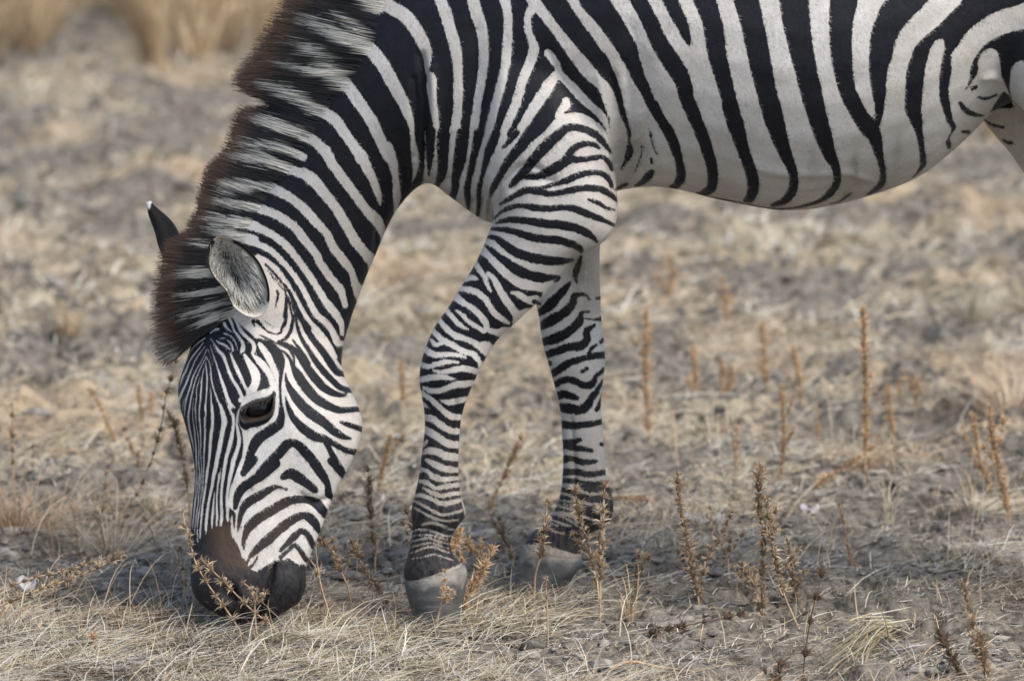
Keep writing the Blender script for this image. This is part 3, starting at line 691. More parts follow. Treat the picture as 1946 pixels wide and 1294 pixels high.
F_HIDE[640-V0:770-V0, 450-U0:480-U0] -= .3
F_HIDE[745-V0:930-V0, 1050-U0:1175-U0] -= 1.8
# relief under the skin: ('g' gaussian u v ru rv rot_deg height_mm) / ('s' stroke width_px height_mm points)
RELIEF = '''
g 605 800 66 80 0 9
g 478 735 34 18 25 7
g 500 860 60 60 0 -4
g 425 1010 45 70 0 -4
g 415 1105 34 34 0 7
g 552 1108 26 34 0 10
g 438 1126 12 19 -35 -24
g 462 1138 12 22 -20 8
g 420 1145 18 10 20 4
g 470 1060 26 26 0 -3
g 540 780 10 60 10 -3
s 6 -12 523,1070 516,1100 505,1135 495,1175
s 14 3 512,1070 500,1110 490,1140
s 22 5 545,742 548,790 535,835 505,880 480,920
s 26 -4 565,870 545,930 520,980
s 10 -5 622,948 600,955 575,940
s 26 4 455,905 430,960
s 11 -9 800,105 806,160 808,230 804,310
s 10 -6 786,150 790,230 788,300
s 16 5 822,130 826,220 820,300
s 8 -4 770,320 768,370 755,420
s 9 -4 728,350 722,420 714,480
s 14 -4 905,372 895,400 890,415
s 7 -5 948,350 945,385 940,420
s 7 -4 935,365 930,395 928,425
s 7 -4 920,375 915,400 916,420
s 8 -5 955,345 980,322 1010,315 1040,330
s 9 -3 830,345 860,340 870,310
s 8 -3 868,370 880,330 895,300
s 16 -5 975,360 1000,340 1050,345
g 1060 250 60 70 20 8
g 1120 380 40 60 0 8
g 1000 420 45 40 -30 5
s 18 -7 1163,150 1170,220 1174,300 1172,350
s 26 5 1140,150 1146,230 1150,300
s 22 -4 1040,100 1080,180 1110,240
s 30 4 960,120 950,220 935,300
s 26 -4 905,60 900,180 890,290
s 10 3 1410,305 1450,322 1500,330 1560,330 1610,328 1660,345
s 30 -4 1200,60 1215,140 1225,230 1215,300
s 14 -3 1185,120 1195,200 1190,290 1180,330
s 10 -3 1205,280 1198,320 1185,345
g 838 690 34 36 0 5
g 905 700 12 26 0 3
s 9 -4 868,760 862,830 860,900 866,935
s 9 3 884,770 876,830 874,900
g 868 970 20 22 0 5
s 8 -3 800,1005 830,1012 860,1005
s 9 -4 1085,800 1088,860 1092,920
g 1100 690 26 40 0 5
g 1150 960 18 24 0 5
s 7 -3 1110,1000 1130,985
s 10 4 1870,150 1885,146 1903,152
'''
def relief_field():
    f = np.zeros((NV, NU), np.float32)
    for ln in RELIEF.strip().splitlines():
        k = ln.split()
        if k[0] == 'g':
            u, v, ru, rv, rot, h = map(float, k[1:]); r = 3*max(ru, rv); x0, y0, x1, y1 = box(u-r, v-r, u+r, v+r)
            X = np.arange(x0, x1)[None, :]+U0-u; Y = np.arange(y0, y1)[:, None]+V0-v; c, s = math.cos(math.radians(rot)), math.sin(math.radians(rot))
            f[y0:y1, x0:x1] += h*np.exp(-((X*c+Y*s)/ru)**2-((Y*c-X*s)/rv)**2)
        else:
            wd, h = float(k[1]), float(k[2]); P = np.array([[float(a) for a in q.split(',')]+[0] for q in k[3:]])
            P[0, 2] = P[-1, 2] = -wd*.8; x0, y0, x1, y1, D = stroke_field(P, wd*2.5)
            D = np.maximum(D, 0); f[y0:y1, x0:x1] += h*(1.6 if wd > 6.5 else 1)*np.exp(-(D/wd)**2*1.4)*(D < 90)
    return f
F_REL = relief_field()
EYE_OUT = [(200, 620), (250, 560), (320, 510), (450, 445), (600, 405), (740, 370), (820, 320), (865, 255), (875, 330), (868, 480), (845, 620), (780, 735), (650, 800), (500, 835), (350, 855), (260, 860), (200, 800), (180, 700)]
EYE_PX = np.array([(440+a/10.78, 720+b/10.78) for a, b in EYE_OUT])
R_ = poly_field(EYE_PX, 14); F_EYE = np.full((NV, NU), 14., np.float32); F_EYE[R_[1]:R_[3], R_[0]:R_[2]] = R_[4]

# ------------------------------------------------------------------ zebra: body, one skin
def loft(secs, nseg=30, sub=5, expo=2.25):
    """secs: (au,av,bu,bv,lateral,y0): outline points of the side view and half-width across"""
    S = crom(np.array(secs, float), sub); V = []; F = []
    for s in S:
        A = at_y(s[0], s[1], s[5]); B = at_y(s[2], s[3], s[5]); c = (A+B)/2; r = (A-B)/2
        g = np.arange(nseg)/nseg*2*np.pi; cg, sg = np.cos(g), np.sin(g); e = 2/expo
        V.append(c + np.outer(np.sign(cg)*np.abs(cg)**e, r) + np.outer(np.sign(sg)*np.abs(sg)**e, [0, s[4], 0]))
    n = len(S); V = np.vstack(V)
    for i in range(n-1):
        for k in range(nseg): F.append((i*nseg+k, i*nseg+(k+1) % nseg, (i+1)*nseg+(k+1) % nseg, (i+1)*nseg+k))
    V = np.vstack([V, V[:nseg].mean(0), V[-nseg:].mean(0)]); m = n*nseg
    for k in range(nseg): F.append((m, (k+1) % nseg, k)); F.append((m+1, m-nseg+k, m-nseg+(k+1) % nseg))
    return V, F
HEAD = [(395, 560, 650, 600, .075, -.01), (374, 620, 648, 648, .088, -.03), (353, 686, 651, 700, .104, -.05), (339, 725, 665, 737, .104, -.07), (338, 760, 684, 778, .098, -.085),
        (349, 800, 690, 812, .088, -.10), (361, 845, 680, 856, .078, -.115), (369, 890, 656, 903, .067, -.13), (367, 935, 634, 945, .059, -.143), (362, 985, 618, 988, .054, -.157),
        (361, 1030, 602, 1030, .053, -.17), (361, 1075, 583, 1078, .055, -.183), (362, 1112, 584, 1110, .054, -.19), (376, 1143, 571, 1142, .047, -.197), (408, 1163, 545, 1160, .036, -.2), (440, 1182, 515, 1178, .02, -.2)]
NECK = [(378, 600, 650, 690, .07, -.03), (390, 520, 655, 648, .085, -.02), (430, 430, 683, 562, .095, 0), (485, 345, 715, 483, .105, 0), (540, 240, 755, 398, .118, 0), (600, 115, 812, 346, .135, 0), (700, -40, 865, 380, .165, 0), (840, -180, 933, 424, .195, 0),
        (1000, -280, 1010, 410, .225, 0), (1130, -315, 1130, 372, .26, 0), (1250, -300, 1250, 354, .285, 0), (1380, -290, 1386, 382, .305, 0), (1500, -285, 1497, 398, .315, 0), (1620, -290, 1620, 379, .31, 0),
        (1740, -310, 1740, 336, .29, 0), (1850, -330, 1822, 273, .26, 0), (1960, -330, 1905, 200, .24, 0), (2100, -300, 2060, 150, .22, 0), (2220, -200, 2190, 60, .15, 0)]
FORE = [(910, 20, 1120, 20, .06, -.12), (905, 100, 1140, 100, .085, -.135), (905, 180, 1158, 170, .10, -.145), (910, 260, 1166, 260, .105, -.15), (922, 340, 1171, 340, .10, -.155), (938, 405, 1174, 405, .09, -.16), (929, 440, 1158, 450, .082, -.16), (905, 497, 1092, 493, .07, -.16), (877, 543, 1037, 559, .06, -.16),
        (851, 585, 1002, 592, .054, -.16), (829, 615, 972, 620, .049, -.16), (811, 652, 944, 648, .046, -.16), (799, 690, 919, 690, .047, -.16), (796, 720, 904, 720, .045, -.16), (799, 745, 892, 748, .038, -.16), (805, 778, 881, 780, .031, -.16), (806, 818, 875, 815, .028, -.16), (801, 857, 873, 857, .027, -.16),
        (797, 892, 872, 892, .028, -.16), (791, 925, 875, 927, .031, -.16), (783, 955, 881, 955, .036, -.16), (781, 980, 887, 978, .037, -.16), (783, 1010, 868, 1003, .033, -.16), (776, 1048, 855, 1038, .033, -.16), (767, 1080, 874, 1068, .042, -.16), (767, 1106, 887, 1080, .046, -.16)]
FORE2 = [(1020, 250, 1160, 250, .08, .11), (1025, 380, 1150, 380, .075, .15), (1020, 480, 1140, 480, .06, .16), (1016, 565, 1142, 560, .05, .16), (1024, 605, 1144, 605, .046, .16), (1030, 650, 1149, 650, .045, .16), (1042, 690, 1151, 690, .046, .16), (1052, 730, 1146, 730, .043, .16), (1061, 765, 1143, 765, .035, .16),
         (1066, 805, 1146, 805, .029, .16), (1069, 857, 1150, 857, .028, .16), (1068, 903, 1153, 903, .029, .16), (1062, 945, 1163, 938, .035, .16), (1050, 974, 1167, 972, .038, .16), (1029, 998, 1147, 1001, .036, .16), (1009, 1012, 1113, 1017, .035, .16), (994, 1034, 1106, 1052, .043, .16), (992, 1044, 1106, 1064, .046, .16)]
HIND = [(1900, -150, 2280, -150, .10, -.11), (1868, -40, 2300, -30, .125, -.13), (1863, 60, 2290, 60, .125, -.14), (1886, 125, 2270, 160, .115, -.15), (1922, 185, 2245, 240, .10, -.15), (1960, 230, 2225, 310, .085, -.15), (2015, 350, 2190, 430, .07, -.15), (2090, 500, 2205, 540, .05, -.15), (2140, 620, 2250, 620, .042, -.15),
        (2150, 690, 2250, 680, .04, -.15), (2160, 780, 2230, 780, .03, -.15), (2165, 900, 2230, 900, .028, -.15), (2155, 960, 2240, 960, .036, -.15), (2150, 1010, 2230, 1010, .034, -.15), (2120, 1070, 2225, 1080, .045, -.15)]
HIND2 = [(1850, 40, 2200, 40, .10, .11), (1848, 150, 2200, 150, .105, .13), (1866, 226, 2180, 240, .10, .14), (1925, 298, 2150, 330, .085, .15), (1985, 400, 2120, 430, .06, .15), (2030, 520, 2130, 530, .045, .15), (2050, 600, 2150, 600, .042, .15), (2055, 660, 2145, 660, .04, .15), (2060, 760, 2125, 760, .03, .15), (2060, 860, 2125, 860, .028, .15), (2050, 920, 2135, 920, .036, .15), (2040, 970, 2115, 975, .034, .15), (2010, 1020, 2110, 1035, .045, .15)]
V = []; F = []; n = 0
for S in (HEAD, NECK, FORE, FORE2, HIND, HIND2):
    v, f = loft(S, expo=2.0 if S is HEAD or S is NECK else 2.2); V.append(v); F += [tuple(i+n for i in q) for q in f]; n += len(v)
tmp = mesh_obj('zebra_shape', np.vstack(V), F, None)
md = tmp.modifiers.new('r', 'REMESH'); md.mode = 'VOXEL'; md.voxel_size = .0042; md.adaptivity = 0
dg = bpy.context.evaluated_depsgraph_get(); me = bpy.data.meshes.new_from_object(tmp.evaluated_get(dg))
bpy.data.objects.remove(tmp)
def verts_of(me):
    a = np.empty(len(me.vertices)*3, np.float32); me.vertices.foreach_get('co', a); return a.reshape(-1, 3).astype(float)
def norms_of(me):
    a = np.empty(len(me.vertices)*3, np.float32); me.vertex_normals.foreach_get('vector', a); return a.reshape(-1, 3).astype(float)
def smooth(me, it, lam=.5):
    P = verts_of(me); e = np.empty(len(me.edges)*2, np.int32); me.edges.foreach_get('vertices', e); e = e.reshape(-1, 2)
    cnt = np.bincount(e.ravel(), minlength=len(P))[:, None]
    for k in range(it):
        s = np.stack([np.bincount(e[:, 0], P[e[:, 1], c], len(P))+np.bincount(e[:, 1], P[e[:, 0], c], len(P)) for c in range(3)], 1)
        P += (lam if k % 2 == 0 else -lam*.92)*(s/cnt-P) if it > 12 and False else lam*(s/cnt-P)
    me.vertices.foreach_set('co', P.astype(np.float32).ravel()); me.update()
smooth(me, 14)
def refine(me, mask):
    bm = bmesh.new(); bm.from_mesh(me); bm.verts.ensure_lookup_table()
    es = [e for e in bm.edges if mask[e.verts[0].index] and mask[e.verts[1].index]]
    bmesh.ops.subdivide_edges(bm, edges=es, cuts=1, use_grid_fill=True); bm.to_mesh(me); bm.free(); me.update()
P = verts_of(me); u, v = proj(P); N = norms_of(me)
head = (v > 560) & (u < 700); legs = (v > 440) & (u >= 700) & (u < 1250)
near = N[:, 1] < .35
refine(me, head | legs | ((u < 1250) & near & (v > 200)))
P = verts_of(me); u, v = proj(P); N = norms_of(me)
refine(me, (u < 570) & (v > 590) & (v < 1090) & (N[:, 1] < .25) & (u > 320))
smooth(me, 2)
# skin relief, then the socket of the eye
P = verts_of(me); N = norms_of(me); u, v = proj(P)
h = samp(F_REL, u, v)*.001*sstep(.1, .6, np.abs(N[:, 1]))*np.where(u > 700, sstep(.3, -.1, N[:, 1]), 1)
far_leg = (P[:, 1] > .06) & (v > 420) & (u > 990)
h = np.where((P[:, 1] > 0) & ~far_leg & (u < 1000) & (v < 560), 0, h)
h += .0012*(fbm(P[:, 0]+P[:, 1], P[:, 2], 22, 3, 60)-.5)*2*sstep(900, 1000, u)
h += .0022*(fbm(P[:, 0]+.6*P[:, 1], P[:, 2], 70, 3, 62)-.5)*(u < 700)*sstep(1000, 1080, v)
P += N*h[:, None]
hy = np.array([np.interp(vv, [s[1] for s in HEAD], [s[5] for s in HEAD]) for vv in (600, 1200)])
sock = sstep(2, -7, samp(F_EYE, u, v))*(np.abs(N[:, 1]) > .2)*(u < 560)
P[:, 1] += np.where(N[:, 1] < 0, 1, -1)*.011*sock
me.vertices.foreach_set('co', P.astype(np.float32).ravel()); me.update()
me.name = 'zebra'; ZB = bpy.data.objects.new('zebra', me); SC.collection.objects.link(ZB)
me.polygons.foreach_set('use_smooth', np.ones(len(me.polygons), bool))
u, v = proj(P)
fattr(me, 'hide', samp(F_HIDE, u, v)); fattr(me, 'fuzz', 1-.5*(v > 560)*(u < 700)-.3*(u < 480)*(v > 620)*(v < 1000))
gs = lambda a, b, r, s=None: np.exp(-((u-a)/r)**2-((v-b)/(s or r))**2)
br = 1.15*gs(440, 1032, 36, 46)+.6*gs(472, 1062, 18, 22)+.3*gs(422, 1008, 26, 14)+.5*gs(520, 985, 45, 60)*(v > 900)
lid = sstep(5, -1, samp(F_EYE, u, v))*(u < 560)
lid = lid*sstep(770, 800, v+.3*(u-493))
fattr(me, 'brown', np.clip(br+.9*lid+.5*gs(1115, 578, 35, 30)+.35*gs(950, 372, 16, 30), 0, 1))
dirt = np.where(u > 740, sstep(740, 960, v)*.9, 0)+.5*gs(1640, 350, 90, 30)+.35*gs(1190, 290, 40, 60)+.5*gs(1125, 480, 30, 60)+1.0*gs(1094, 508, 18, 34)+.45*gs(1115, 570, 30, 50)
dirt += np.where((u < 700), .25*sstep(980, 1080, v), 0) + .45*gs(940, 395, 60, 40)+.45*gs(830, 350, 50, 30)
dirt += .8*gs(1625, 315, 8, 26)+.4*gs(1545, 300, 11, 32)+.45*gs(1705, 290, 9, 36)+.6*gs(1612, 370, 16, 8)+.5*gs(1215, 260, 18, 50)
fattr(me, 'soil', np.clip(dirt, 0, 1)); fattr(me, 'muzzle', np.where(u < 700, sstep(1010, 1075, v+.25*(u-460)), 0))
z = NT('zebra_hide'); pos = z.n('NewGeometry').outputs['Position']
mp = z.n('Mapping', i_Vector=pos, i_Scale=(1.0, 1.0, .45)).outputs[0]
f1 = z.noise(520, 2, mp, .6); f2 = z.noise(150, 3, mp, .6); f3 = z.noise(14, 4, pos, .6); f4 = z.noise(60, 3, pos, .6)
hid = z.attr('hide').outputs['Fac']
e = z.math('ADD', z.math('MULTIPLY', z.math('SUBTRACT', f1, .5), 7.5), z.math('MULTIPLY', z.math('SUBTRACT', f2, .5), 5.5)); e = z.math('MULTIPLY_ADD', e, z.attr('fuzz').outputs['Fac'], hid)
e = z.math('ADD', e, z.math('MULTIPLY', z.math('MULTIPLY', z.math('SUBTRACT', f4, .5), 12), z.attr('brown').outputs['Fac'])); fac = z.mr(e, -.9, .9)
whi = z.mix(z.mr(f3, .35, .68), (.53, .50, .465), (.66, .635, .605))
whi = z.mix(z.mr(z.noise(5.5, 4, pos, .6), .45, .72, 0, .45), whi, (.44, .375, .315)); whi = z.mix(z.mr(f4, .52, .72, 0, .35), whi, (.40, .33, .275))
whi = z.mix(z.mr(f1, .35, .68, .0, .4), whi, (.36, .33, .30))
whi = z.mix(z.math('MULTIPLY', z.attr('soil').outputs['Fac'], z.mr(f2, .25, .6, .35, 1.0)), whi, (.225, .195, .155))
bla = z.mix(z.mr(f4, .35, .7), (.0055, .0062, .010), (.010, .0105, .0155))  # black tinted blue, sky reflection put into the base colour
bla = z.mix(z.math('MULTIPLY', z.attr('muzzle').outputs['Fac'], z.mr(f2, .4, .65, .2, .9)), bla, (.020, .019, .020)); bla = z.mix(z.attr('brown').outputs['Fac'], bla, (.062, .038, .025))
bla = z.mix(z.math('MULTIPLY', z.attr('soil').outputs['Fac'], z.mr(f2, .38, .66, .05, .8)), bla, (.062, .054, .046))
z.set(Base_Color=z.mix(fac, bla, whi), Roughness=.62); z.b.inputs['Specular IOR Level'].default_value = .22
z.b.inputs['Sheen Weight'].default_value = .03; z.b.inputs['Sheen Roughness'].default_value = .4
z.bump(z.math('ADD', z.math('MULTIPLY', f1, .5), f2), .35, .0025)
me.materials.append(z.m)
tag(ZB, 'black and white striped zebra grazing with its muzzle in the dry grass', 'zebra')
BV = BVHTree.FromPolygons([Vector(p) for p in P], [p.vertices[:] for p in me.polygons])
def on_skin(u, v):
    d = ray(u, v); d = d/np.linalg.norm(d); hit = BV.ray_cast(Vector(CAM), Vector(d))
    return np.array(hit[0]), np.array(hit[1])

# hooves
M_HOOF = NT('hoof_horn'); hp = M_HOOF.n('NewGeometry').outputs['Position']
mpp = M_HOOF.n('Mapping', i_Vector=hp, i_Scale=(1, 1, 5)).outputs[0]
hn = M_HOOF.noise(22, 4, mpp); hn2 = M_HOOF.noise(45, 4, hp); hz = M_HOOF.attr('top').outputs['Fac']
hc = M_HOOF.mix(M_HOOF.mr(hn, .35, .65), (.045, .045, .045), (.090, .088, .084)); hc = M_HOOF.mix(M_HOOF.mr(hn2, .5, .7, 0, .7), hc, (.15, .145, .135))
hc = M_HOOF.mix(M_HOOF.mr(M_HOOF.math('ADD', hz, M_HOOF.math('MULTIPLY', M_HOOF.math('SUBTRACT', hn2, .5), .7)), .80, 1.2), hc, (.33, .30, .25))
M_HOOF.set(Base_Color=hc, Roughness=.6); M_HOOF.bump(M_HOOF.math('ADD', hn, hn2), .35, .004)
for S in ([(771, 1096, 879, 1072, .040, -.16), (768, 1106, 888, 1084, .0465, -.16), (774, 1132, 886, 1112, .050, -.16), (783, 1165, 880, 1148, .052, -.16), (790, 1200, 874, 1192, .052, -.16)],
          [(995, 1036, 1104, 1056, .040, .16), (991, 1045, 1107, 1067, .0465, .16), (979, 1078, 1102, 1080, .050, .16), (966, 1108, 1080, 1104, .052, .16), (958, 1132, 1068, 1130, .052, .16)],
          [(2118, 1066, 2226, 1076, .046, -.15), (2105, 1110, 2220, 1120, .05, -.15), (2095, 1175, 2215, 1175, .052, -.15)],
          [(2008, 1018, 2112, 1032, .046, .15), (1995, 1060, 2106, 1070, .05, .15), (1985, 1122, 2100, 1122, .052, .15)]):
    vv, ff = loft(S, 28, 4, 2.3); vv = vv + .0012*(fbm(vv[:, 0]*3, vv[:, 2], 60, 2, 61)-.5)[:, None]
    ho = mesh_obj('hoof', vv, ff, M_HOOF.m, ZB); fattr(ho.data, 'top', sstep(vv[:, 2].min(), vv[:, 2].max(), vv[:, 2]))

# eyes and lids
M_EYE = NT('eye_wet'); ep = M_EYE.n('TexCoord').outputs['Object']
sx = M_EYE.n('SeparateXYZ', i_Vector=ep).outputs
M_EYE.set(Base_Color=M_EYE.mix(M_EYE.mr(sx[2], -.016, .002), (.016, .008, .007), (.003, .003, .005)), Roughness=.06); M_EYE.b.inputs['Specular IOR Level'].default_value = .28
M_LID = NT('eyelid_skin'); lp = M_LID.n('NewGeometry').outputs['Position']; ln_ = M_LID.noise(260, 3, lp)
M_LID.set(Base_Color=M_LID.mix(M_LID.mr(ln_, .4, .65), (.008, .007, .006), (.030, .019, .014)), Roughness=.45); M_LID.bump(ln_, .6, .002)
def e2(a, b): return 440+a/10.78, 720+b/10.78
ctr, nn = on_skin(*e2(555, 620))
bm = bmesh.new(); bmesh.ops.create_uvsphere(bm, u_segments=40, v_segments=24, radius=.025)
em = bpy.data.meshes.new('eye'); bm.to_mesh(em); bm.free(); em.polygons.foreach_set('use_smooth', np.ones(len(em.polygons), bool)); em.materials.append(M_EYE.m)
eye = bpy.data.objects.new('eye', em); SC.collection.objects.link(eye); eye.parent = ZB
eye.location = ctr + np.array([0, .0145, 0]); eye.scale = (1.12, 1, 1)
def lid(pts, r, off):
    P3 = []
    for a, b in pts:
        p, q = on_skin(*e2(a, b)); P3.append((p[0], p[1], p[2]))
    P3 = np.array(P3); 
    yc = np.linspace(0, 1, len(P3)); k = np.polyfit(yc, P3[:, 1], 3); P3[:, 1] = np.polyval(k, yc)-off
    P3 = crom(P3, 5); t = np.linspace(0, 1, len(P3)); return tube(P3, r*(.35+.65*np.sin(np.pi*np.clip(t, .04, .96))**.6), 10)
A = Acc()
A.add(*lid([(180, 660), (250, 590), (330, 540), (450, 478), (600, 435), (740, 395), (820, 340), (872, 265)], .0038, .010))
A.obj('eyelid', M_LID.m, eye).matrix_parent_inverse = Matrix.Translation(-Vector(eye.location)) if False else Matrix.Identity(4)
lo = eye.children[0]
A2 = Acc()
A2.add(*lid([(872, 265), (872, 380), (868, 480), (850, 610), (790, 730), (660, 815), (500, 855), (350, 880), (250, 880), (190, 800), (175, 690)], .0030, .004))
lo2 = A2.obj('eyelid', M_LID.m, eye)
bpy.context.view_layer.update()
for q in (lo, lo2): q.matrix_parent_inverse = eye.matrix_world.inverted()
r = np.random.default_rng(5); A = Acc(); UL = np.array(crom(np.array([(250, 590), (330, 540), (450, 478), (600, 435), (740, 395), (820, 340)], float), 12))
for k in range(46):
    a, b = UL[r.integers(len(UL))]; p, q = on_skin(*e2(a, b)); p = p+np.array([0, -.011, 0]); L_ = r.uniform(.010, .020); s_ = r.uniform(-.5, .1)
    pts = np.array([p, p+np.array([s_*.4, -.6, -.25])*L_*.5, p+np.array([s_, -.85, -.75])*L_]); v_, f_ = tube(pts, [.00045, .0003, .0001], 3); A.add(v_, f_)
ls_ = A.obj('eyelash', M_LID.m, eye); ls_.matrix_parent_inverse = eye.matrix_world.inverted()
A = Acc()
for k in range(60):
    u_, v_ = (r.uniform(515, 578), r.uniform(1085, 1145)) if k % 2 else (r.uniform(425, 500), r.uniform(1110, 1165))
    try: p, q = on_skin(u_, v_)
    except TypeError: continue
    L_ = r.uniform(.015, .045); d_ = q*.6+np.array([r.normal(0, .3), -.2, r.uniform(-.9, -.3)]); pts = np.array([p, p+d_*L_*.5, p+d_*L_+np.array([0, 0, -.006])]); v2, f2_ = tube(pts, [.0004, .0003, .0001], 3); A.add(v2, f2_)
A.obj('whisker', M_LID.m, ZB)
far_eye = eye.copy(); SC.collection.objects.link(far_eye); far_eye.parent = ZB
far_eye.location = (ctr[0], 2*float(np.interp(777, [s[1] for s in HEAD], [s[5] for s in HEAD]))-ctr[1]-.0135, ctr[2])

# ears
M_EAR = NT('ear_skin'); ec = M_EAR.attr('col').outputs['Color']; epn = M_EAR.n('NewGeometry').outputs['Position']; en = M_EAR.noise(300, 3, epn)
M_EAR.set(Base_Color=M_EAR.mix(1.0, ec, M_EAR.mix(M_EAR.mr(en, .35, .65), (.75, .75, .75), (1.1, 1.1, 1.1)), 'MULTIPLY'), Roughness=.7); M_EAR.bump(en, .5, .002)
def E(a, b): return 260+a/3.806, 340+b/3.806
rim = [(905, 985), (945, 920), (958, 850), (950, 770), (925, 690), (880, 600), (815, 525), (740, 465), (665, 432), (600, 418), (552, 445), (520, 500), (508, 570), (520, 640), (550, 700), (600, 760), (650, 820), (685, 900), (760, 970), (840, 1000)]
rim = crom(np.array(rim+rim[:1], float), 4)[:-1]; nR = len(rim); ec_ = np.array([735, 790.])
ey0 = -.155; depth = .075; V = []; C = []; ring = [1.0, .985, .955, .90, .8, .65, .45, .22]
BK, WH, GY, DK = np.array([.014, .012, .011]), np.array([.55, .52, .47]), np.array([.52, .50, .45]), np.array([.06, .055, .045])
for k, s in enumerate(ring):
    for i, p in enumerate(rim):
        q = ec_+(p-ec_)*s; dcup = depth*(1-s**2.2); tilt = (p[1]-ec_[1])/400*-.02
        V.append(at_y(*E(*q), ey0+dcup*.9+tilt*s))
        c = BK if s > .935 else (GY if s > .3 else DK)
        c = c+(GY-c)*.5 if .90 < s < .935 else c
        if s > .9 and p[1] < 440 and p[0] < 690: c = np.array([.42, .36, .30])
        if p[1] > 900 and s > .9: c = WH
        C.append(c)
V.append(at_y(*E(*ec_), ey0+depth)); C.append(DK); nin = len(V)
for k, s in enumerate((1.015, 1.02, .95, .8, .5)):     # outer back of the ear
    for i, p in enumerate(rim):
        q = ec_+(p-ec_)*s; tilt = (p[1]-ec_[1])/400*-.02
        V.append(at_y(*E(*q), ey0+(.0, .006, .02, .05, .075)[k]+tilt*min(s, 1))); C.append(BK if k < 1 or p[1] < 560 else WH)
F = []
for k in range(len(ring)-1):
    for i in range(nR): F.append((k*nR+i, k*nR+(i+1) % nR, (k+1)*nR+(i+1) % nR, (k+1)*nR+i))
for i in range(nR): F.append(((len(ring)-1)*nR+i, (len(ring)-1)*nR+(i+1) % nR, nin-1))
for i in range(nR): F.append((i, nin+i, nin+(i+1) % nR, (i+1) % nR))
for k in range(4):
    for i in range(nR): F.append((nin+k*nR+i, nin+(k+1)*nR+i, nin+(k+1)*nR+(i+1) % nR, nin+k*nR+(i+1) % nR))
ear = mesh_obj('ear', V, F, M_EAR.m, ZB); M_EAR.b.inputs['Specular IOR Level'].default_value = .12; cattr(ear.data, 'col', np.array(C))
r = np.random.default_rng(91); A = Acc()
M_HAIR = NT('hair'); M_HAIR.set(Base_Color=M_HAIR.attr('col').outputs['Color'], Roughness=.55); M_HAIR.b.inputs['Specular IOR Level'].default_value = .35
def hair_strip(pts, w, c0, c1):
    pts = np.asarray(pts); V = []; n_ = len(pts); C = []
    t = pts[-1]-pts[0]; s = np.cross(t, [0, 1, 0.2]); s = s/(np.linalg.norm(s)+1e-9)
    for k in range(n_):
        ww = w*(1-.85*k/(n_-1)); V += [pts[k]-s*ww, pts[k]+s*ww]; c = c0+(c1-c0)*k/(n_-1); C += [c, c]
    return np.array(V), [(2*k, 2*k+1, 2*k+3, 2*k+2) for k in range(n_-1)], np.array(C)
for k in range(1500):
    i = r.integers(nR); s = r.uniform(.25, .93); p = ec_+(rim[i]-ec_)*s; d = np.array([-.30, -.95])*r.uniform(30, 110)+(ec_-p)*.22+r.normal(0, 14, 2)
    y0_ = ey0+depth*.9*(1-s**2.2)+(rim[i][1]-ec_[1])/400*-.02*s
    y1_ = y0_-r.uniform(.002, .012)
    A_, B_ = at_y(*E(*p), y0_), at_y(*E(*(p+d)), y1_); m_ = (A_+B_)/2+np.array([0, -.004, 0])
    shade = r.random(); c0 = GY*.8 if shade < .7 else DK*1.5; c1 = np.array([.80, .77, .70])*r.uniform(.6, 1.05)*(1.0+.35*np.clip((p[0]-700)/200, -1, 1)) if shade < .82 else np.array([.06, .055, .045])
    for bx, by, br_ in ((650, 575, 40), (662, 725, 26), (825, 775, 30), (700, 660, 24)):
        if math.hypot(p[0]-bx, p[1]-by) < br_*r.uniform(.5, 1.2): c0 = DK*1.2; c1 = DK*r.uniform(1, 4)
    A.add(*hair_strip([A_, m_, B_], .0006, c0, c1))
eh = A.obj('ear_hair', M_HAIR.m, ear, False)
S = [(66, 172, 100, 160, .004, .10), (72, 205, 135, 200, .012, .10), (84, 260, 200, 255, .022, .10), (102, 310, 262, 318, .030, .10), (128, 380, 300, 385, .035, .09), (150, 470, 330, 470, .035, .07), (190, 580, 350, 560, .03, .05)]
vv, ff = loft([(*E(a, b), *E(c, d), ry, yy) for a, b, c, d, ry, yy in S], 20, 4, 2.0)
e2_ = mesh_obj('ear', vv, ff, M_EAR.m, ZB); ue, ve = proj(vv); cc = np.where((ve < 340+222/3.806)[:, None], np.array([.55, .55, .54]), BK)
cc = np.where(((ve < 340+245/3.806) & (ue > 260+100/3.806))[:, None] & (ve > 340+175/3.806)[:, None], BK, cc); cattr(e2_.data, 'col', cc)

# mane: stiff upright hair along the crest and forelock
ROOT = np.array([(790, -110), (740, -60), (697, 20), (683, 75), (662, 110), (640, 145), (612, 185), (590, 215), (572, 255), (552, 285), (533, 318), (515, 338), (498, 355), (486, 375), (475, 394), (462, 420), (452, 445), (444, 470), (436, 500), (432, 540), (430, 570), (425, 600), (405, 622), (380, 640)], float)
TIP = np.array([(640, -170), (600, -80), (552, -8), (520, 42), (492, 95), (462, 135), (453, 158), (470, 185), (455, 215), (440, 255), (428, 285), (410, 305), (395, 325), (385, 345), (380, 372), (372, 402), (352, 440), (318, 466), (307, 500), (297, 560), (294, 605), (298, 645), (305, 678), (318, 690)], float)
R2 = crom(ROOT, 16); T2 = crom(TIP, 16); nk = len(R2)
ln2 = np.r_[0, np.cumsum(np.hypot(*np.diff(R2, axis=0).T))]+np.r_[0, np.cumsum(np.hypot(*np.diff(T2, axis=0).T))]; ln2 /= ln2[-1]
r = np.random.default_rng(17); NM = 27000; tt = r.random(NM)
ri = np.stack([np.interp(tt, ln2, R2[:, c]) for c in (0, 1)], 1); tj = np.clip(tt+r.normal(0, .006, NM), 0, 1)
clump = (fbm(tt*60, tt*0, 1.0, 3, 70)-.5)*.022
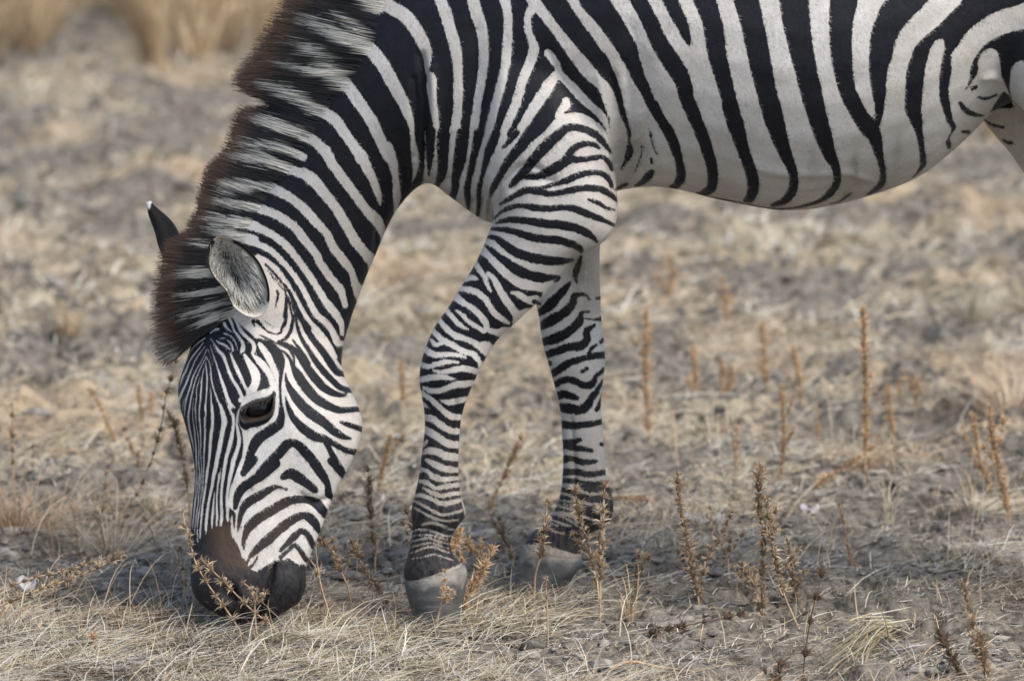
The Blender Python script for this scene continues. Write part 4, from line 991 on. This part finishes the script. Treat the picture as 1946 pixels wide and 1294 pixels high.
ti = np.stack([np.interp(np.clip(tj+clump, 0, 1), ln2, T2[:, c]) for c in (0, 1)], 1)
lat = r.normal(0, .55, NM).clip(-1, 1); long_ = np.where(r.random(NM) < .12, r.uniform(.98, 1.10, NM), r.uniform(.55, 1.02, NM)**.7)
notch = np.exp(-((np.hypot(ti[:, 0]-475, ti[:, 1]-188))/13)**2); long_ = long_*(1-.5*notch)
ri2 = ri + (ri-ti)*np.where(lat < -.1, -.12+np.minimum(r.exponential(.075, NM), .30), r.uniform(-.12, .06, NM))[:, None]
ys0 = np.interp(ri[:, 1], [0, 400, 560, 640], [0, 0, -.015, -.035])
skin_y = np.full(NM, np.nan)
for i in np.nonzero(lat < -.1)[0]:
    d_ = ray(*ri2[i]); h_ = BV.ray_cast(Vector(CAM), Vector(d_).normalized())
    if h_[0] is not None and h_[0].y < .03: skin_y[i] = h_[0].y-.0015
ns = 5; MV = np.zeros((NM, ns+1, 2, 3)); MC = np.zeros((NM, ns+1, 2, 3)); jit = r.normal(0, 5.0, (NM, 2)); sag = r.normal(0, .035, NM)
for k in range(ns+1):
    s = k/ns; q = ri2+(ti-ri2)*(s*long_)[:, None]; per = np.stack([-(ti-ri2)[:, 1], (ti-ri2)[:, 0]], 1); q = q+per*(sag*s*s)[:, None]
    yv = ys0+lat*(.034*(1-.45*s)); yv = np.where(np.isnan(skin_y), yv, (skin_y-.0025*min(1, s*4))+(ys0-.012+lat*.014-skin_y)*min(1, s*1.3)**2.2) + r.normal(0, .0012, NM)*s
    d = DIST*FW[None]+((q[:, :1]-973)/PX)*RT[None]+((647-q[:, 1:])/PX)*UPV[None]; P3 = CAM+d*((yv-CAM[1])/d[:, 1])[:, None]
    if k == 0: P0_ = P3
    wd = .0007*(1-.7*s)
    sd = per/np.linalg.norm(per, axis=1)[:, None]; side = np.stack([sd[:, 0], r.normal(0, .12, NM), -sd[:, 1]], 1)*wd
    MV[:, k, 0] = P3-side; MV[:, k, 1] = P3+side
    hv = samp(F_HIDE, q[:, 0]+jit[:, 0]*min(1, s*2), q[:, 1]+jit[:, 1]*min(1, s*2)); white = sstep(-1.0, 1.2, hv)
    white = np.where(lat > .25, white*.15, white)
    tipb = sstep(.52, .92, s*long_+r.normal(0, .10, NM))
    base = np.array([.014, .013, .014]); brn = np.array([.085, .052, .038])*r.uniform(.5, 1.3, NM)[:, None]
    col = base+(brn-base)*tipb[:, None]; col = col+(np.array([.62, .59, .52])*r.uniform(.65, 1.05, NM)[:, None]-col)*(white*(1-.8*tipb))[:, None]
    MC[:, k, 0] = MC[:, k, 1] = col
bs = np.arange(NM)[:, None]*(ns+1)*2
MF = np.concatenate([bs+np.array([2*k, 2*k+1, 2*k+3, 2*k+2]) for k in range(ns)], 0)
mane = mesh_obj('mane', MV.reshape(-1, 3), MF, M_HAIR.m, ZB, False); cattr(mane.data, 'col', MC.reshape(-1, 3)); mane['kind'] = 'stuff'
secs = []
for k in range(0, nk, 12):
    a = R2[k]; b = T2[k]; q = a+(b-a)*.62; a2 = a-(b-a)*.1; secs.append((a2[0], a2[1], q[0], q[1], .020, float(np.interp(a[1], [0, 400, 560, 640], [0, 0, -.015, -.035]))+.006))
vv, ff = loft(secs, 12, 1, 2.0); um, vm = proj(vv)
crest = mesh_obj('mane_crest', vv, ff, M_HAIR.m, ZB); cattr(crest.data, 'col', np.tile([.016, .013, .012], (len(vv), 1)))

# short hair of the coat, lying along the skin
r = np.random.default_rng(23); nf = len(me.polygons); tri = np.empty(nf*4, np.int32)
ar = np.empty(nf, np.float32); me.polygons.foreach_get('area', ar); ce = np.empty(nf*3, np.float32); me.polygons.foreach_get('center', ce); ce = ce.reshape(-1, 3).astype(float)
pn = np.empty(nf*3, np.float32); me.polygons.foreach_get('normal', pn); pn = pn.reshape(-1, 3).astype(float)
uc, vc = proj(ce); wt = ar*(pn[:, 1] < .35)*(uc < 2050)*(vc > -90)*(1+.6*(uc < 700)*(vc > 560)); wt *= (1-.85*sstep(4, -2, samp(F_EYE, uc, vc)))
NH = 150000; fi = r.choice(nf, NH, p=wt/wt.sum()); sz = np.sqrt(ar[fi])[:, None]
t1 = np.cross(pn[fi], [0.3, .2, 1.0]); t1 /= np.linalg.norm(t1, axis=1)[:, None]+1e-9; t2 = np.cross(pn[fi], t1)
root = ce[fi]+t1*sz*r.uniform(-.5, .5, (NH, 1))+t2*sz*r.uniform(-.5, .5, (NH, 1)); uc, vc = proj(root)
hd = (uc < 700) & (vc > 560); lg = (vc > 400) & ~hd; nk_ = (~hd) & (uc < 800) 
dirv = np.where(hd[:, None], [.15, -.1, -1.0], np.where(lg[:, None], [.1, 0, -1.0], np.where(nk_[:, None], [.75, 0, -.65], [.8, 0, -.55])))
dirv = dirv+r.normal(0, .32, (NH, 3)); dirv -= pn[fi]*np.sum(dirv*pn[fi], 1)[:, None]; dirv /= np.linalg.norm(dirv, axis=1)[:, None]+1e-9
dirv = dirv+pn[fi]*r.uniform(.10, .30, NH)[:, None]; ll = r.uniform(.004, .009, NH)*np.where(hd, .7, np.where(lg, .5, .85)); sw = np.cross(dirv, pn[fi]); sw /= np.linalg.norm(sw, axis=1)[:, None]+1e-9
wd = .00042; a_ = root-pn[fi]*.0004; b_ = a_+dirv*ll[:, None]
HV = np.stack([a_-sw*wd, a_+sw*wd, b_+sw*wd*.25, b_-sw*wd*.25], 1).reshape(-1, 3); HF = np.arange(NH*4, dtype=np.int32).reshape(-1, 4)
hv = samp(F_HIDE, uc+r.normal(0, .5, NH), vc+r.normal(0, .5, NH)); wf = sstep(-.8, .8, hv)[:, None]
at = np.empty(len(me.vertices), np.float32); vi = np.empty(nf, np.int32); ls = np.empty(nf, np.int32); me.polygons.foreach_get('loop_start', ls); lv = np.empty(len(me.loops), np.int32); me.loops.foreach_get('vertex_index', lv)
fv = lv[ls][fi]
def getf(n): q = np.empty(len(me.vertices), np.float32); me.attributes[n].data.foreach_get('value', q); return q[fv][:, None].astype(float)
so_, bw_ = getf('soil'), getf('brown')
wc = np.array([.63, .605, .575])*r.uniform(.72, 1.12, (NH, 1)); wc = np.where(((vc < 420) & (uc > 700))[:, None], wc*np.array([.93, .895, .86]), wc); st_ = np.clip((fbm(root[:, 0], root[:, 2], 6, 4, 63)-.5)*3.2, 0, .55)[:, None]*(uc > 700)[:, None]; wc = wc+(np.array([.45, .385, .32])-wc)*st_; wc = wc+(np.array([.25, .215, .175])-wc)*so_*r.uniform(.3, 1, (NH, 1))
bc = np.array([.008, .0083, .0125])*r.uniform(.7, 1.5, (NH, 1)); bc = bc+(np.array([.05, .03, .02])-bc)*bw_; bc = bc+(np.array([.06, .05, .04])-bc)*so_*r.uniform(0, .9, (NH, 1))  # black hairs carry the same painted blue of the reflected sky
coat = mesh_obj('coat_hair', HV, HF, M_HAIR.m, ZB, False); cattr(coat.data, 'col', np.repeat(bc+(wc-bc)*wf, 4, 0)); coat['kind'] = 'stuff'
tot = sum(len(p.vertices)-2 for p in me.polygons); print('zebra tris', tot)

# ------------------------------------------------------------------ dry spiky weeds, each a plant with a stem and whorled seed heads
M_STEM = NT('weed_stem'); sp_ = M_STEM.n('NewGeometry').outputs['Position']; sn = M_STEM.noise(120, 3, sp_)
M_STEM.set(Base_Color=M_STEM.mix(M_STEM.mr(sn, .35, .65), (.34, .22, .135), (.54, .40, .27)), Roughness=.75); M_STEM.b.inputs['Specular IOR Level'].default_value = .2
M_STEM2 = NT('weed_stem_dark'); sp_ = M_STEM2.n('NewGeometry').outputs['Position']; sn = M_STEM2.noise(120, 3, sp_)
M_STEM2.set(Base_Color=M_STEM2.mix(M_STEM2.mr(sn, .35, .65), (.085, .050, .032), (.17, .11, .07)), Roughness=.8)
M_HEAD = col_mat('weed_seed_head', .8, .15)
def head_mesh(seed, n, cols):
    r = np.random.default_rng(seed); A = Acc()
    P = [(0, 0, -.005), (0, 0, -.003), (0, 0, .001), (0, 0, .006), (0, 0, .009)]
    v, f = tube(P, [.0016, .0038, .0045, .0030, .001], 7); A.add(v*(1+.25*(r.random(v.shape)-.5)), f, cols[0])
    for k in range(n):
        a = r.uniform(0, 6.28); el = r.uniform(-.25, 1.15); L = r.uniform(.006, .016); z0 = r.uniform(-.004, .006)
        d = np.array([math.cos(a)*math.cos(el), math.sin(a)*math.cos(el), math.sin(el)]); b = np.array([math.cos(a)*.0025, math.sin(a)*.0025, z0])
        c = np.array(cols[r.integers(1, len(cols))])*r.uniform(.75, 1.15)
        w_ = r.uniform(.0004, .0009) if k % 3 else r.uniform(.0008, .0013)
        v, f = tube([b, b+d*L*.5+np.array([0, 0, .001]), b+d*L], [w_, w_*.75, .0001], 3); A.add(v, f, c)
    me_ = bpy.data.meshes.new('seed_head'); me_.from_pydata([tuple(q) for q in np.vstack(A.V)], [], A.F); me_.update(); cattr(me_, 'col', np.vstack(A.C)); me_.materials.append(M_HEAD); return me_
C_TAN = [(.30, .19, .11), (.64, .46, .28), (.55, .37, .21), (.70, .55, .38), (.38, .25, .15)]
C_BRN = [(.15, .10, .062), (.36, .26, .165), (.50, .38, .26), (.26, .18, .115), (.60, .49, .36)]
C_DRK = [(.075, .048, .033), (.13, .085, .058), (.19, .13, .09), (.10, .065, .045)]
HEADS = {k: [head_mesh(s+i*7, n, c) for i in range(4)] for k, s, n, c in (('t', 200, 30, C_TAN), ('b', 300, 30, C_BRN), ('d', 400, 24, C_DRK))}
GROUPS = 'dry spiky weed stalks standing in the clay'
def weed(label, kind, px, gap=24, size=1.0, r0=.0019, base=None, name='dry_weed', skip=.06, y=None):
    """px: points from the top of the stalk down to its foot, as seen in the survey photograph"""
    px = np.array(px, float); foot = on_ground(*px[-1]); 
    for _ in range(3): foot = on_ground(*px[-1], z=ground_h(foot[:1], foot[1:2])[0])
    yy = foot[1] if y is None else y
    rr = np.random.default_rng(int(px.sum()) % 9999); 
    P = np.array([at_y(a, b, yy) for a, b in px[::-1]]); P[1:, 1] += np.cumsum(rr.normal(0, .006, len(P)-1))
    P[0, 2] -= .01
    root = bpy.data.objects.new(name, None); SC.collection.objects.link(root); root.location = P[0]; tag(root, label, 'dry weed', GROUPS)
    Q = crom(P-P[0], 6); t = np.linspace(0, 1, len(Q)); A = Acc(); mat = M_STEM2.m if kind == 'd' else M_STEM.m
    A.add(*tube(Q, r0*(1-.55*t)*size**.3, 6)); heads = []
    L = np.r_[0, np.cumsum(np.linalg.norm(np.diff(Q, axis=0), axis=1))]; step = gap*.85/PX; s = L[-1]; k = 0
    at = lambda s_: np.array([np.interp(s_, L, Q[:, i]) for i in range(3)])
    while s > L[-1]*skip+.01 and k < 26:
        c = at(s); heads.append((c, c-at(max(s-.01, 0)), size*1.0*rr.uniform(.6, 1.2)*(.8 if k == 0 else 1))); s -= step*rr.uniform(.6, 1.4); k += 1
    if gap < 26 and size > .85 and name == 'dry_weed':
        for _ in range(rr.integers(1, 4)):
            s = L[-1]*rr.uniform(max(skip, .15), .7); c = at(s); a_ = rr.uniform(0, 6.28); up = (at(s+.01)-c)/.01
            d = up*rr.uniform(.6, 1.0)+np.array([math.cos(a_), math.sin(a_), 0])*rr.uniform(.4, .8); d /= np.linalg.norm(d); l_ = rr.uniform(.02, .06)
            e_ = c+d*l_+np.array([0, 0, l_*.25]); m_ = c+d*l_*.5; A.add(*tube([c, m_, e_], [r0*.6, r0*.5, r0*.35], 5))
            for q_ in np.linspace(.45, 1, 2+int(l_ > .04)): heads.append((c+(e_-c)*q_, e_-c, size*rr.uniform(.5, .85)))
    A.obj('stem', mat, root)
    for c, ax, g_ in heads:
        h = bpy.data.objects.new('seed_head', HEADS[kind][rr.integers(4)]); SC.collection.objects.link(h); h.parent = root
        q = Vector(ax).normalized().to_track_quat('Z', 'Y'); h.rotation_mode = 'QUATERNION'; h.rotation_quaternion = q @ Matrix.Rotation(rr.uniform(0, 6.28), 3, 'Z').to_quaternion() @ Matrix.Rotation(rr.normal(0, .25), 3, 'X').to_quaternion()
        h.scale = (g_, g_, g_*rr.uniform(.8, 1.3)); h.location = c
    return root
W = weed
W('tall thin weed leaning right, its tip touching the forehead of the zebra', 'b', [(334, 688), (325, 720), (313, 762), (307, 802), (296, 848), (281, 892), (259, 943), (225, 991), (192, 1056)], 42, .95, skip=.3)
W('thickly knobbed dark weed hanging close before the forehead and nose bridge', 'b', [(322, 781), (334, 804), (337, 822), (342, 850), (350, 880), (353, 906), (357, 935), (362, 985), (366, 1040)], 19, 1.05, skip=.4)
W('upright weed with two dark heads at the far left edge', 'b', [(22, 770), (23, 800), (22, 850), (25, 910), (30, 985)], 40, .85, skip=.3)
W('short thin upright weed just right of the far left one', 'b', [(64, 846), (63, 880), (65, 930)], 36, .75, skip=.2)
W('blurred slanting tan weed standing alone left of the forehead', 't', [(168, 742), (184, 765), (200, 797), (215, 830), (229, 858)], 16, .8)
W('slim tan weed above the crossed straws, left of the long leaning one', 't', [(201, 860), (201, 905), (196, 960), (187, 1010), (185, 1052)], 44, .7, skip=.4)
W('pale fluffy headed weed at the bottom edge, left of the muzzle', 't', [(178, 1208), (184, 1235), (183, 1260), (185, 1300), (184, 1330)], 26, 1.0)
W('long bare brown stalk bending across the nose of the zebra', 'b', [(348, 968), (355, 996), (362, 1023), (371, 1062), (396, 1107), (428, 1154), (456, 1196), (486, 1238)], 36, .9, y=-.29, skip=.15)
W('second stalk crossing below the nostril towards the mouth', 'b', [(384, 1066), (414, 1093), (439, 1120), (476, 1155), (528, 1199), (566, 1240)], 34, 1.0, y=-.30, skip=.25)
W('small upright sprig beside the nostril on the crossing stalks', 'b', [(463, 1106), (482, 1124), (484, 1140), (484, 1158), (490, 1236)], 20, .9, y=-.31, skip=.5)
W('heavily knobbed weed leaning left, its head against the chin', 'b', [(567, 994), (579, 1004), (592, 1018), (614, 1030), (634, 1053), (649, 1085), (662, 1117), (671, 1165)], 20, 1.15, skip=.35)
W('slender stalk rising right of the chin with few heads', 'b', [(573, 1026), (580, 1045), (592, 1063), (602, 1080), (614, 1127), (636, 1200)], 34, .8, skip=.55)
W('bare reddish stalk straight up beside the lower lip', 'b', [(599, 1040), (603, 1078), (611, 1120), (625, 1165), (638, 1204)], 60, .5, skip=.7)
W('dark headed weed leaning left between chin and near hoof', 'b', [(668, 1026), (680, 1055), (698, 1085), (722, 1122), (752, 1158)], 19, 1.0)
W('straight upright weed with a big top head right of the jaw', 'b', [(698, 892), (702, 915), (703, 940), (704, 974), (708, 1010), (712, 1060), (714, 1080)], 22, 1.15)
W('weed standing right in front of the near foreleg', 'b', [(773, 970), (785, 994), (794, 1022), (796, 1054), (792, 1087), (785, 1124), (769, 1178)], 31, 1.15, skip=.3)
W('side sprig bending left beside the near fetlock', 'b', [(766, 994), (773, 1010), (786, 1035), (795, 1060), (788, 1115), (772, 1178)], 22, .8, skip=.6)
W('bushy rusty weed leaning right behind the near hoof', 't', [(936, 1042), (928, 1060), (918, 1075), (901, 1105), (882, 1147), (867, 1188)], 17, 1.1)
W('arched rusty weed bending over behind the near hoof', 't', [(868, 1018), (884, 1030), (902, 1048), (915, 1068), (905, 1110), (890, 1150)], 15, 1.1)
W('small rusty weed tuft against the back of the near pastern', 't', [(874, 1008), (868, 1028), (858, 1046), (862, 1075), (868, 1110)], 14, 1.0, y=-.08)
W('dense brown weed between the two hooves', 'b', [(949, 988), (955, 1008), (962, 1030), (970, 1052), (978, 1076)], 15, 1.1)
W('knobbed weed rising in front of the far hoof', 'b', [(1040, 950), (1038, 970), (1034, 1000), (1032, 1025), (1026, 1059), (1017, 1094), (1015, 1154)], 33, 1.15, skip=.4)
W('tall knobbed weed in front of the far pastern, left of a pair', 'b', [(1093, 930), (1096, 955), (1100, 975), (1109, 1003), (1121, 1041), (1128, 1082), (1140, 1132)], 22, 1.15)
W('reddish weed at the heel of the far hoof, right of a pair', 'b', [(1150, 925), (1147, 955), (1144, 980), (1142, 1020), (1141, 1082), (1141, 1184)], 27, 1.15, skip=.3)
W('small weed with few heads at the foot of the far hoof', 'b', [(1038, 1098), (1038, 1120), (1040, 1160), (1042, 1222)], 30, .6, skip=.5)
W('little seed cluster resting against the near hoof wall', 't', [(852, 1118), (846, 1134), (838, 1150), (826, 1185)], 14, .9, y=-.25, skip=.5)
W('upright knobbed weed with forked foot behind the dry leaf', 'b', [(1288, 902), (1289, 930), (1292, 966), (1299, 998), (1307, 1030), (1313, 1072), (1326, 1130), (1329, 1155)], 20, 1.1)
W('side branch weed leaning right of the forked one', 'b', [(1391, 972), (1384, 990), (1374, 1007), (1355, 1040), (1338, 1075), (1330, 1150)], 22, .95)
W('short drooping weed right of the leaning side branch', 'b', [(1388, 1030), (1386, 1050), (1384, 1075), (1388, 1105)], 14, .95, skip=.4)
W('tall grey brown weed, leftmost and tallest of the right hand clump', 'b', [(1444, 888), (1442, 912), (1443, 960), (1451, 1021), (1448, 1078), (1450, 1130), (1450, 1190)], 20, 1.2)
W('weed slanting down to the right inside the right hand clump', 'b', [(1457, 950), (1462, 985), (1468, 1030), (1478, 1085), (1490, 1130), (1521, 1190)], 18, 1.15, skip=.25)
W('outer right weed of the right hand clump', 'b', [(1497, 1028), (1503, 1065), (1508, 1100), (1514, 1152)], 16, 1.1)
W('low bushy weed at the left foot of the right hand clump', 'b', [(1412, 1080), (1422, 1096), (1436, 1115), (1448, 1160)], 13, 1.1)
W('short crooked weed standing right behind the rear hoof in the gap', 'b', [(1214, 1050), (1212, 1075), (1209, 1100), (1210, 1140)], 17, 1.0)
W('thin dark weed out of focus at the lower right, left of the straw fan', 'd', [(1560, 1085), (1553, 1120), (1542, 1160), (1530, 1240), (1522, 1320)], 62, 1.5, r0=.0011)
W('dark bent weed cut by the bottom edge, left of the thin dark one', 'd', [(1484, 1262), (1480, 1285), (1476, 1325)], 22, 1.2)
W('thin slanting weed with a curled foot on bare clay', 't', [(1595, 962), (1602, 985), (1608, 1015), (1612, 1042), (1620, 1065), (1636, 1080)], 12, .6, r0=.0016)
W('brown weed leaning left at the lower right corner', 'b', [(1831, 1115), (1838, 1140), (1846, 1170), (1855, 1200), (1868, 1245), (1880, 1310)], 20, 1.15, r0=.0022)
W('dark short weed left of the leaning corner one', 'd', [(1785, 1198), (1795, 1220), (1806, 1243), (1820, 1268), (1836, 1320)], 27, 1.35)
W('tall orange weed just right of the far foreleg, out of focus', 't', [(1228, 596), (1229, 640), (1228, 700), (1229, 760), (1234, 830)], 15, 1.1)
W('orange weed with a bushy foot, second from the far foreleg', 't', [(1317, 664), (1319, 690), (1321, 720), (1326, 745), (1330, 775)], 13, 1.05)
W('left stem of the blurred orange pair', 't', [(1372, 684), (1371, 720), (1369, 755), (1368, 792)], 14, .95)
W('right stem of the blurred orange pair', 't', [(1389, 703), (1387, 735), (1383, 765), (1380, 792)], 14, .95)
W('blurred orange weed between the pair and the slanting one', 't', [(1449, 620), (1452, 660), (1454, 700), (1456, 742)], 13, 1.0)
W('blurred slanting orange weed leaning left near the centre right', 't', [(1507, 662), (1513, 690), (1519, 725), (1527, 766)], 12, .9)
W('upright orange weed in better focus below the blurred slanting one', 't', [(1487, 736), (1487, 770), (1489, 810), (1487, 860), (1481, 922)], 14, .95)
W('tallest orange weed, standing left of the pinkish bush', 't', [(1638, 582), (1640, 620), (1641, 660), (1644, 720), (1645, 780), (1645, 860), (1642, 915)], 15, 1.1)
W('small lone orange weed between the two upright tall ones', 't', [(1553, 770), (1554, 800), (1553, 825), (1555, 852)], 13, .65)
W('short orange weed standing low above the forked one', 't', [(1401, 816), (1399, 845), (1398, 872), (1399, 900)], 14, .85)
W('orange weed right next to the tallest one', 't', [(1687, 732), (1690, 765), (1694, 805), (1699, 846)], 14, .95)
W('faint small orange weed behind the pair on the right', 't', [(1710, 720), (1709, 745), (1711, 768)], 12, .8)
W('faint orange weed with a slight lean, rightmost of the small ones', 't', [(1743, 720), (1742, 750), (1738, 780)], 12, .9)
W('left stalk of the tan pair at the right edge', 't', [(1847, 788), (1852, 820), (1858, 860), (1870, 895), (1888, 938)], 13, .95)
W('right stalk of the tan pair at the right edge, reaching lower', 't', [(1878, 772), (1884, 815), (1890, 850), (1900, 895), (1910, 945), (1922, 995)], 14, 1.15)
W('thin straight stalk left of the tan pair', 't', [(1826, 800), (1838, 835), (1850, 880)], 16, .6)
W('very blurred orange weed far back in the middle', 't', [(1371, 528), (1376, 560), (1379, 585), (1381, 620)], 13, 1.1)
W('very blurred orange weed far back nearest the far foreleg', 't', [(1274, 488), (1276, 520), (1275, 550), (1276, 602)], 13, 1.1)
W('blurred orange weed behind the nose, left of two', 't', [(262, 742), (265, 765), (268, 785), (270, 808)], 12, .9)
W('blurred orange weed behind the nose, right of two', 't', [(287, 756), (287, 780), (289, 800), (291, 820)], 12, 1.1)
W('tan weed leaning right in the gap between the forelegs', 't', [(990, 838), (984, 850), (973, 870), (962, 899), (952, 922), (938, 946), (922, 985)], 17, .95)
W('blurred tan weed behind the jaw', 't', [(741, 832), (735, 860), (724, 900), (714, 952)], 15, .9)
W('faint orange weed behind the near knee', 't', [(763, 690), (764, 715), (765, 745), (765, 770)], 13, .95)
W('brown weed lying across the left foreground', 'b', [(228, 1056), (195, 1075), (140, 1100), (90, 1118), (40, 1134), (-20, 1150)], 20, .95, y=-.20, name='fallen_weed')
W('thinner fallen weed lying above the pale curled leaf', 'b', [(190, 1062), (120, 1085), (60, 1098), (-20, 1118)], 22, .85, y=-.12, name='fallen_weed')
W('brown fallen weed lying diagonally below the tallest orange one', 't', [(1657, 848), (1625, 872), (1590, 895), (1560, 914), (1540, 928)], 13, .9, name='fallen_weed')
W('tan broken stalk lying flat behind the far hoof', 't', [(1172, 946), (1195, 947), (1225, 950), (1262, 956)], 12, .8, name='fallen_weed')
W('dark stalk lying flat along the bottom, pointing up right', 'd', [(1406, 1168), (1345, 1180), (1280, 1192), (1215, 1206), (1140, 1222)], 40, 1.1, name='fallen_weed')
W('short weed with spread spikes on clay left of the nose', 'b', [(262, 862), (262, 878), (264, 905)], 14, 1.0)
W('spiky weed against the left of the muzzle', 'b', [(342, 1048), (345, 1075), (350, 1110), (352, 1145)], 30, .9, skip=.45)

# ------------------------------------------------------------------ fallen leaves and sticks
M_LEAF = NT('pale_leaf'); lf = M_LEAF.noise(70, 4, M_LEAF.n('NewGeometry').outputs['Position']); M_LEAF.set(Base_Color=M_LEAF.mix(M_LEAF.mr(lf, .35, .65), (.36, .34, .35), (.50, .48, .49)), Roughness=.7)
def leaf(label, pa, pb, wd, curl, yaw=0):
    a = on_ground(*pa); b = on_ground(*pb); d = b-a; L = np.linalg.norm(d); d /= L; s = np.array([-d[1], d[0], 0]); V = []; nu, nv = 15, 5
    for i in range(nu):
        t = i/(nu-1)
        for j in range(nv):
            q = (j/(nv-1)-.5)*2; wv = wd*math.sin(math.pi*(.06+.9*t))**.7
            V.append(d*L*t+s*q*wv+np.array([0, 0, .010+curl*(abs(q)**1.6)+.006*math.sin(t*7)+.004*q]))
    F = [(i*nv+j, (i+1)*nv+j, (i+1)*nv+j+1, i*nv+j+1) for i in range(nu-1) for j in range(nv-1)]
    base = a.copy(); base[2] = ground_h(np.array([a[0], b[0]]), np.array([a[1], b[1]])).max()
    o = mesh_obj('dry_leaf', V, F, M_LEAF.m); o.location = base
    md = o.modifiers.new('thick', 'SOLIDIFY'); md.thickness = .0008; tag(o, label, 'leaf')
leaf('wavy pale dry leaf lying on bare clay behind the forked weed', (1283, 990), (1371, 986), .014, .008)
leaf('small flat pale leaf fragment right of the right hand clump', (1522, 966), (1556, 962), .008, .002)
leaf('curled pale blue grey leaf by the fallen brown weed at left', (30, 1122), (66, 1124), .016, .016)
def stick(label, px, r, col, z=.012):
    P = [on_ground(a, b) for a, b in px]; P = np.array(P); P[:, 2] = ground_h(P[:, 0], P[:, 1])+z; Q = crom(P, 5); v, f = tube(Q-Q[0], r*np.linspace(1, .6, len(Q)), 7)
    o = mesh_obj('dry_stick', v, f, col); o.location = Q[0]; tag(o, label, 'stick')
stick('thick pale broken stick lying at the lower left', [(58, 1212), (85, 1190), (114, 1168)], .0042, M_STEM.m)
stick('long pale tan stick lying flat at the bottom centre', [(1158, 1268), (1200, 1262), (1260, 1260), (1320, 1268)], .0030, M_STEM.m)
stick('tan upright straw stick leaning left at the bottom, below the chin', [(695, 1150), (700, 1200), (706, 1250), (712, 1300)], .0018, M_STEM.m)
stick('long curved grey straw lying right of the straw fan', [(1668, 1216), (1700, 1232), (1735, 1236), (1760, 1234)], .0018, M_LEAF.m)
stick('thin angled straw lying beside the corner weeds', [(1712, 1300), (1712, 1278), (1760, 1240), (1818, 1205)], .0014, M_STEM.m)
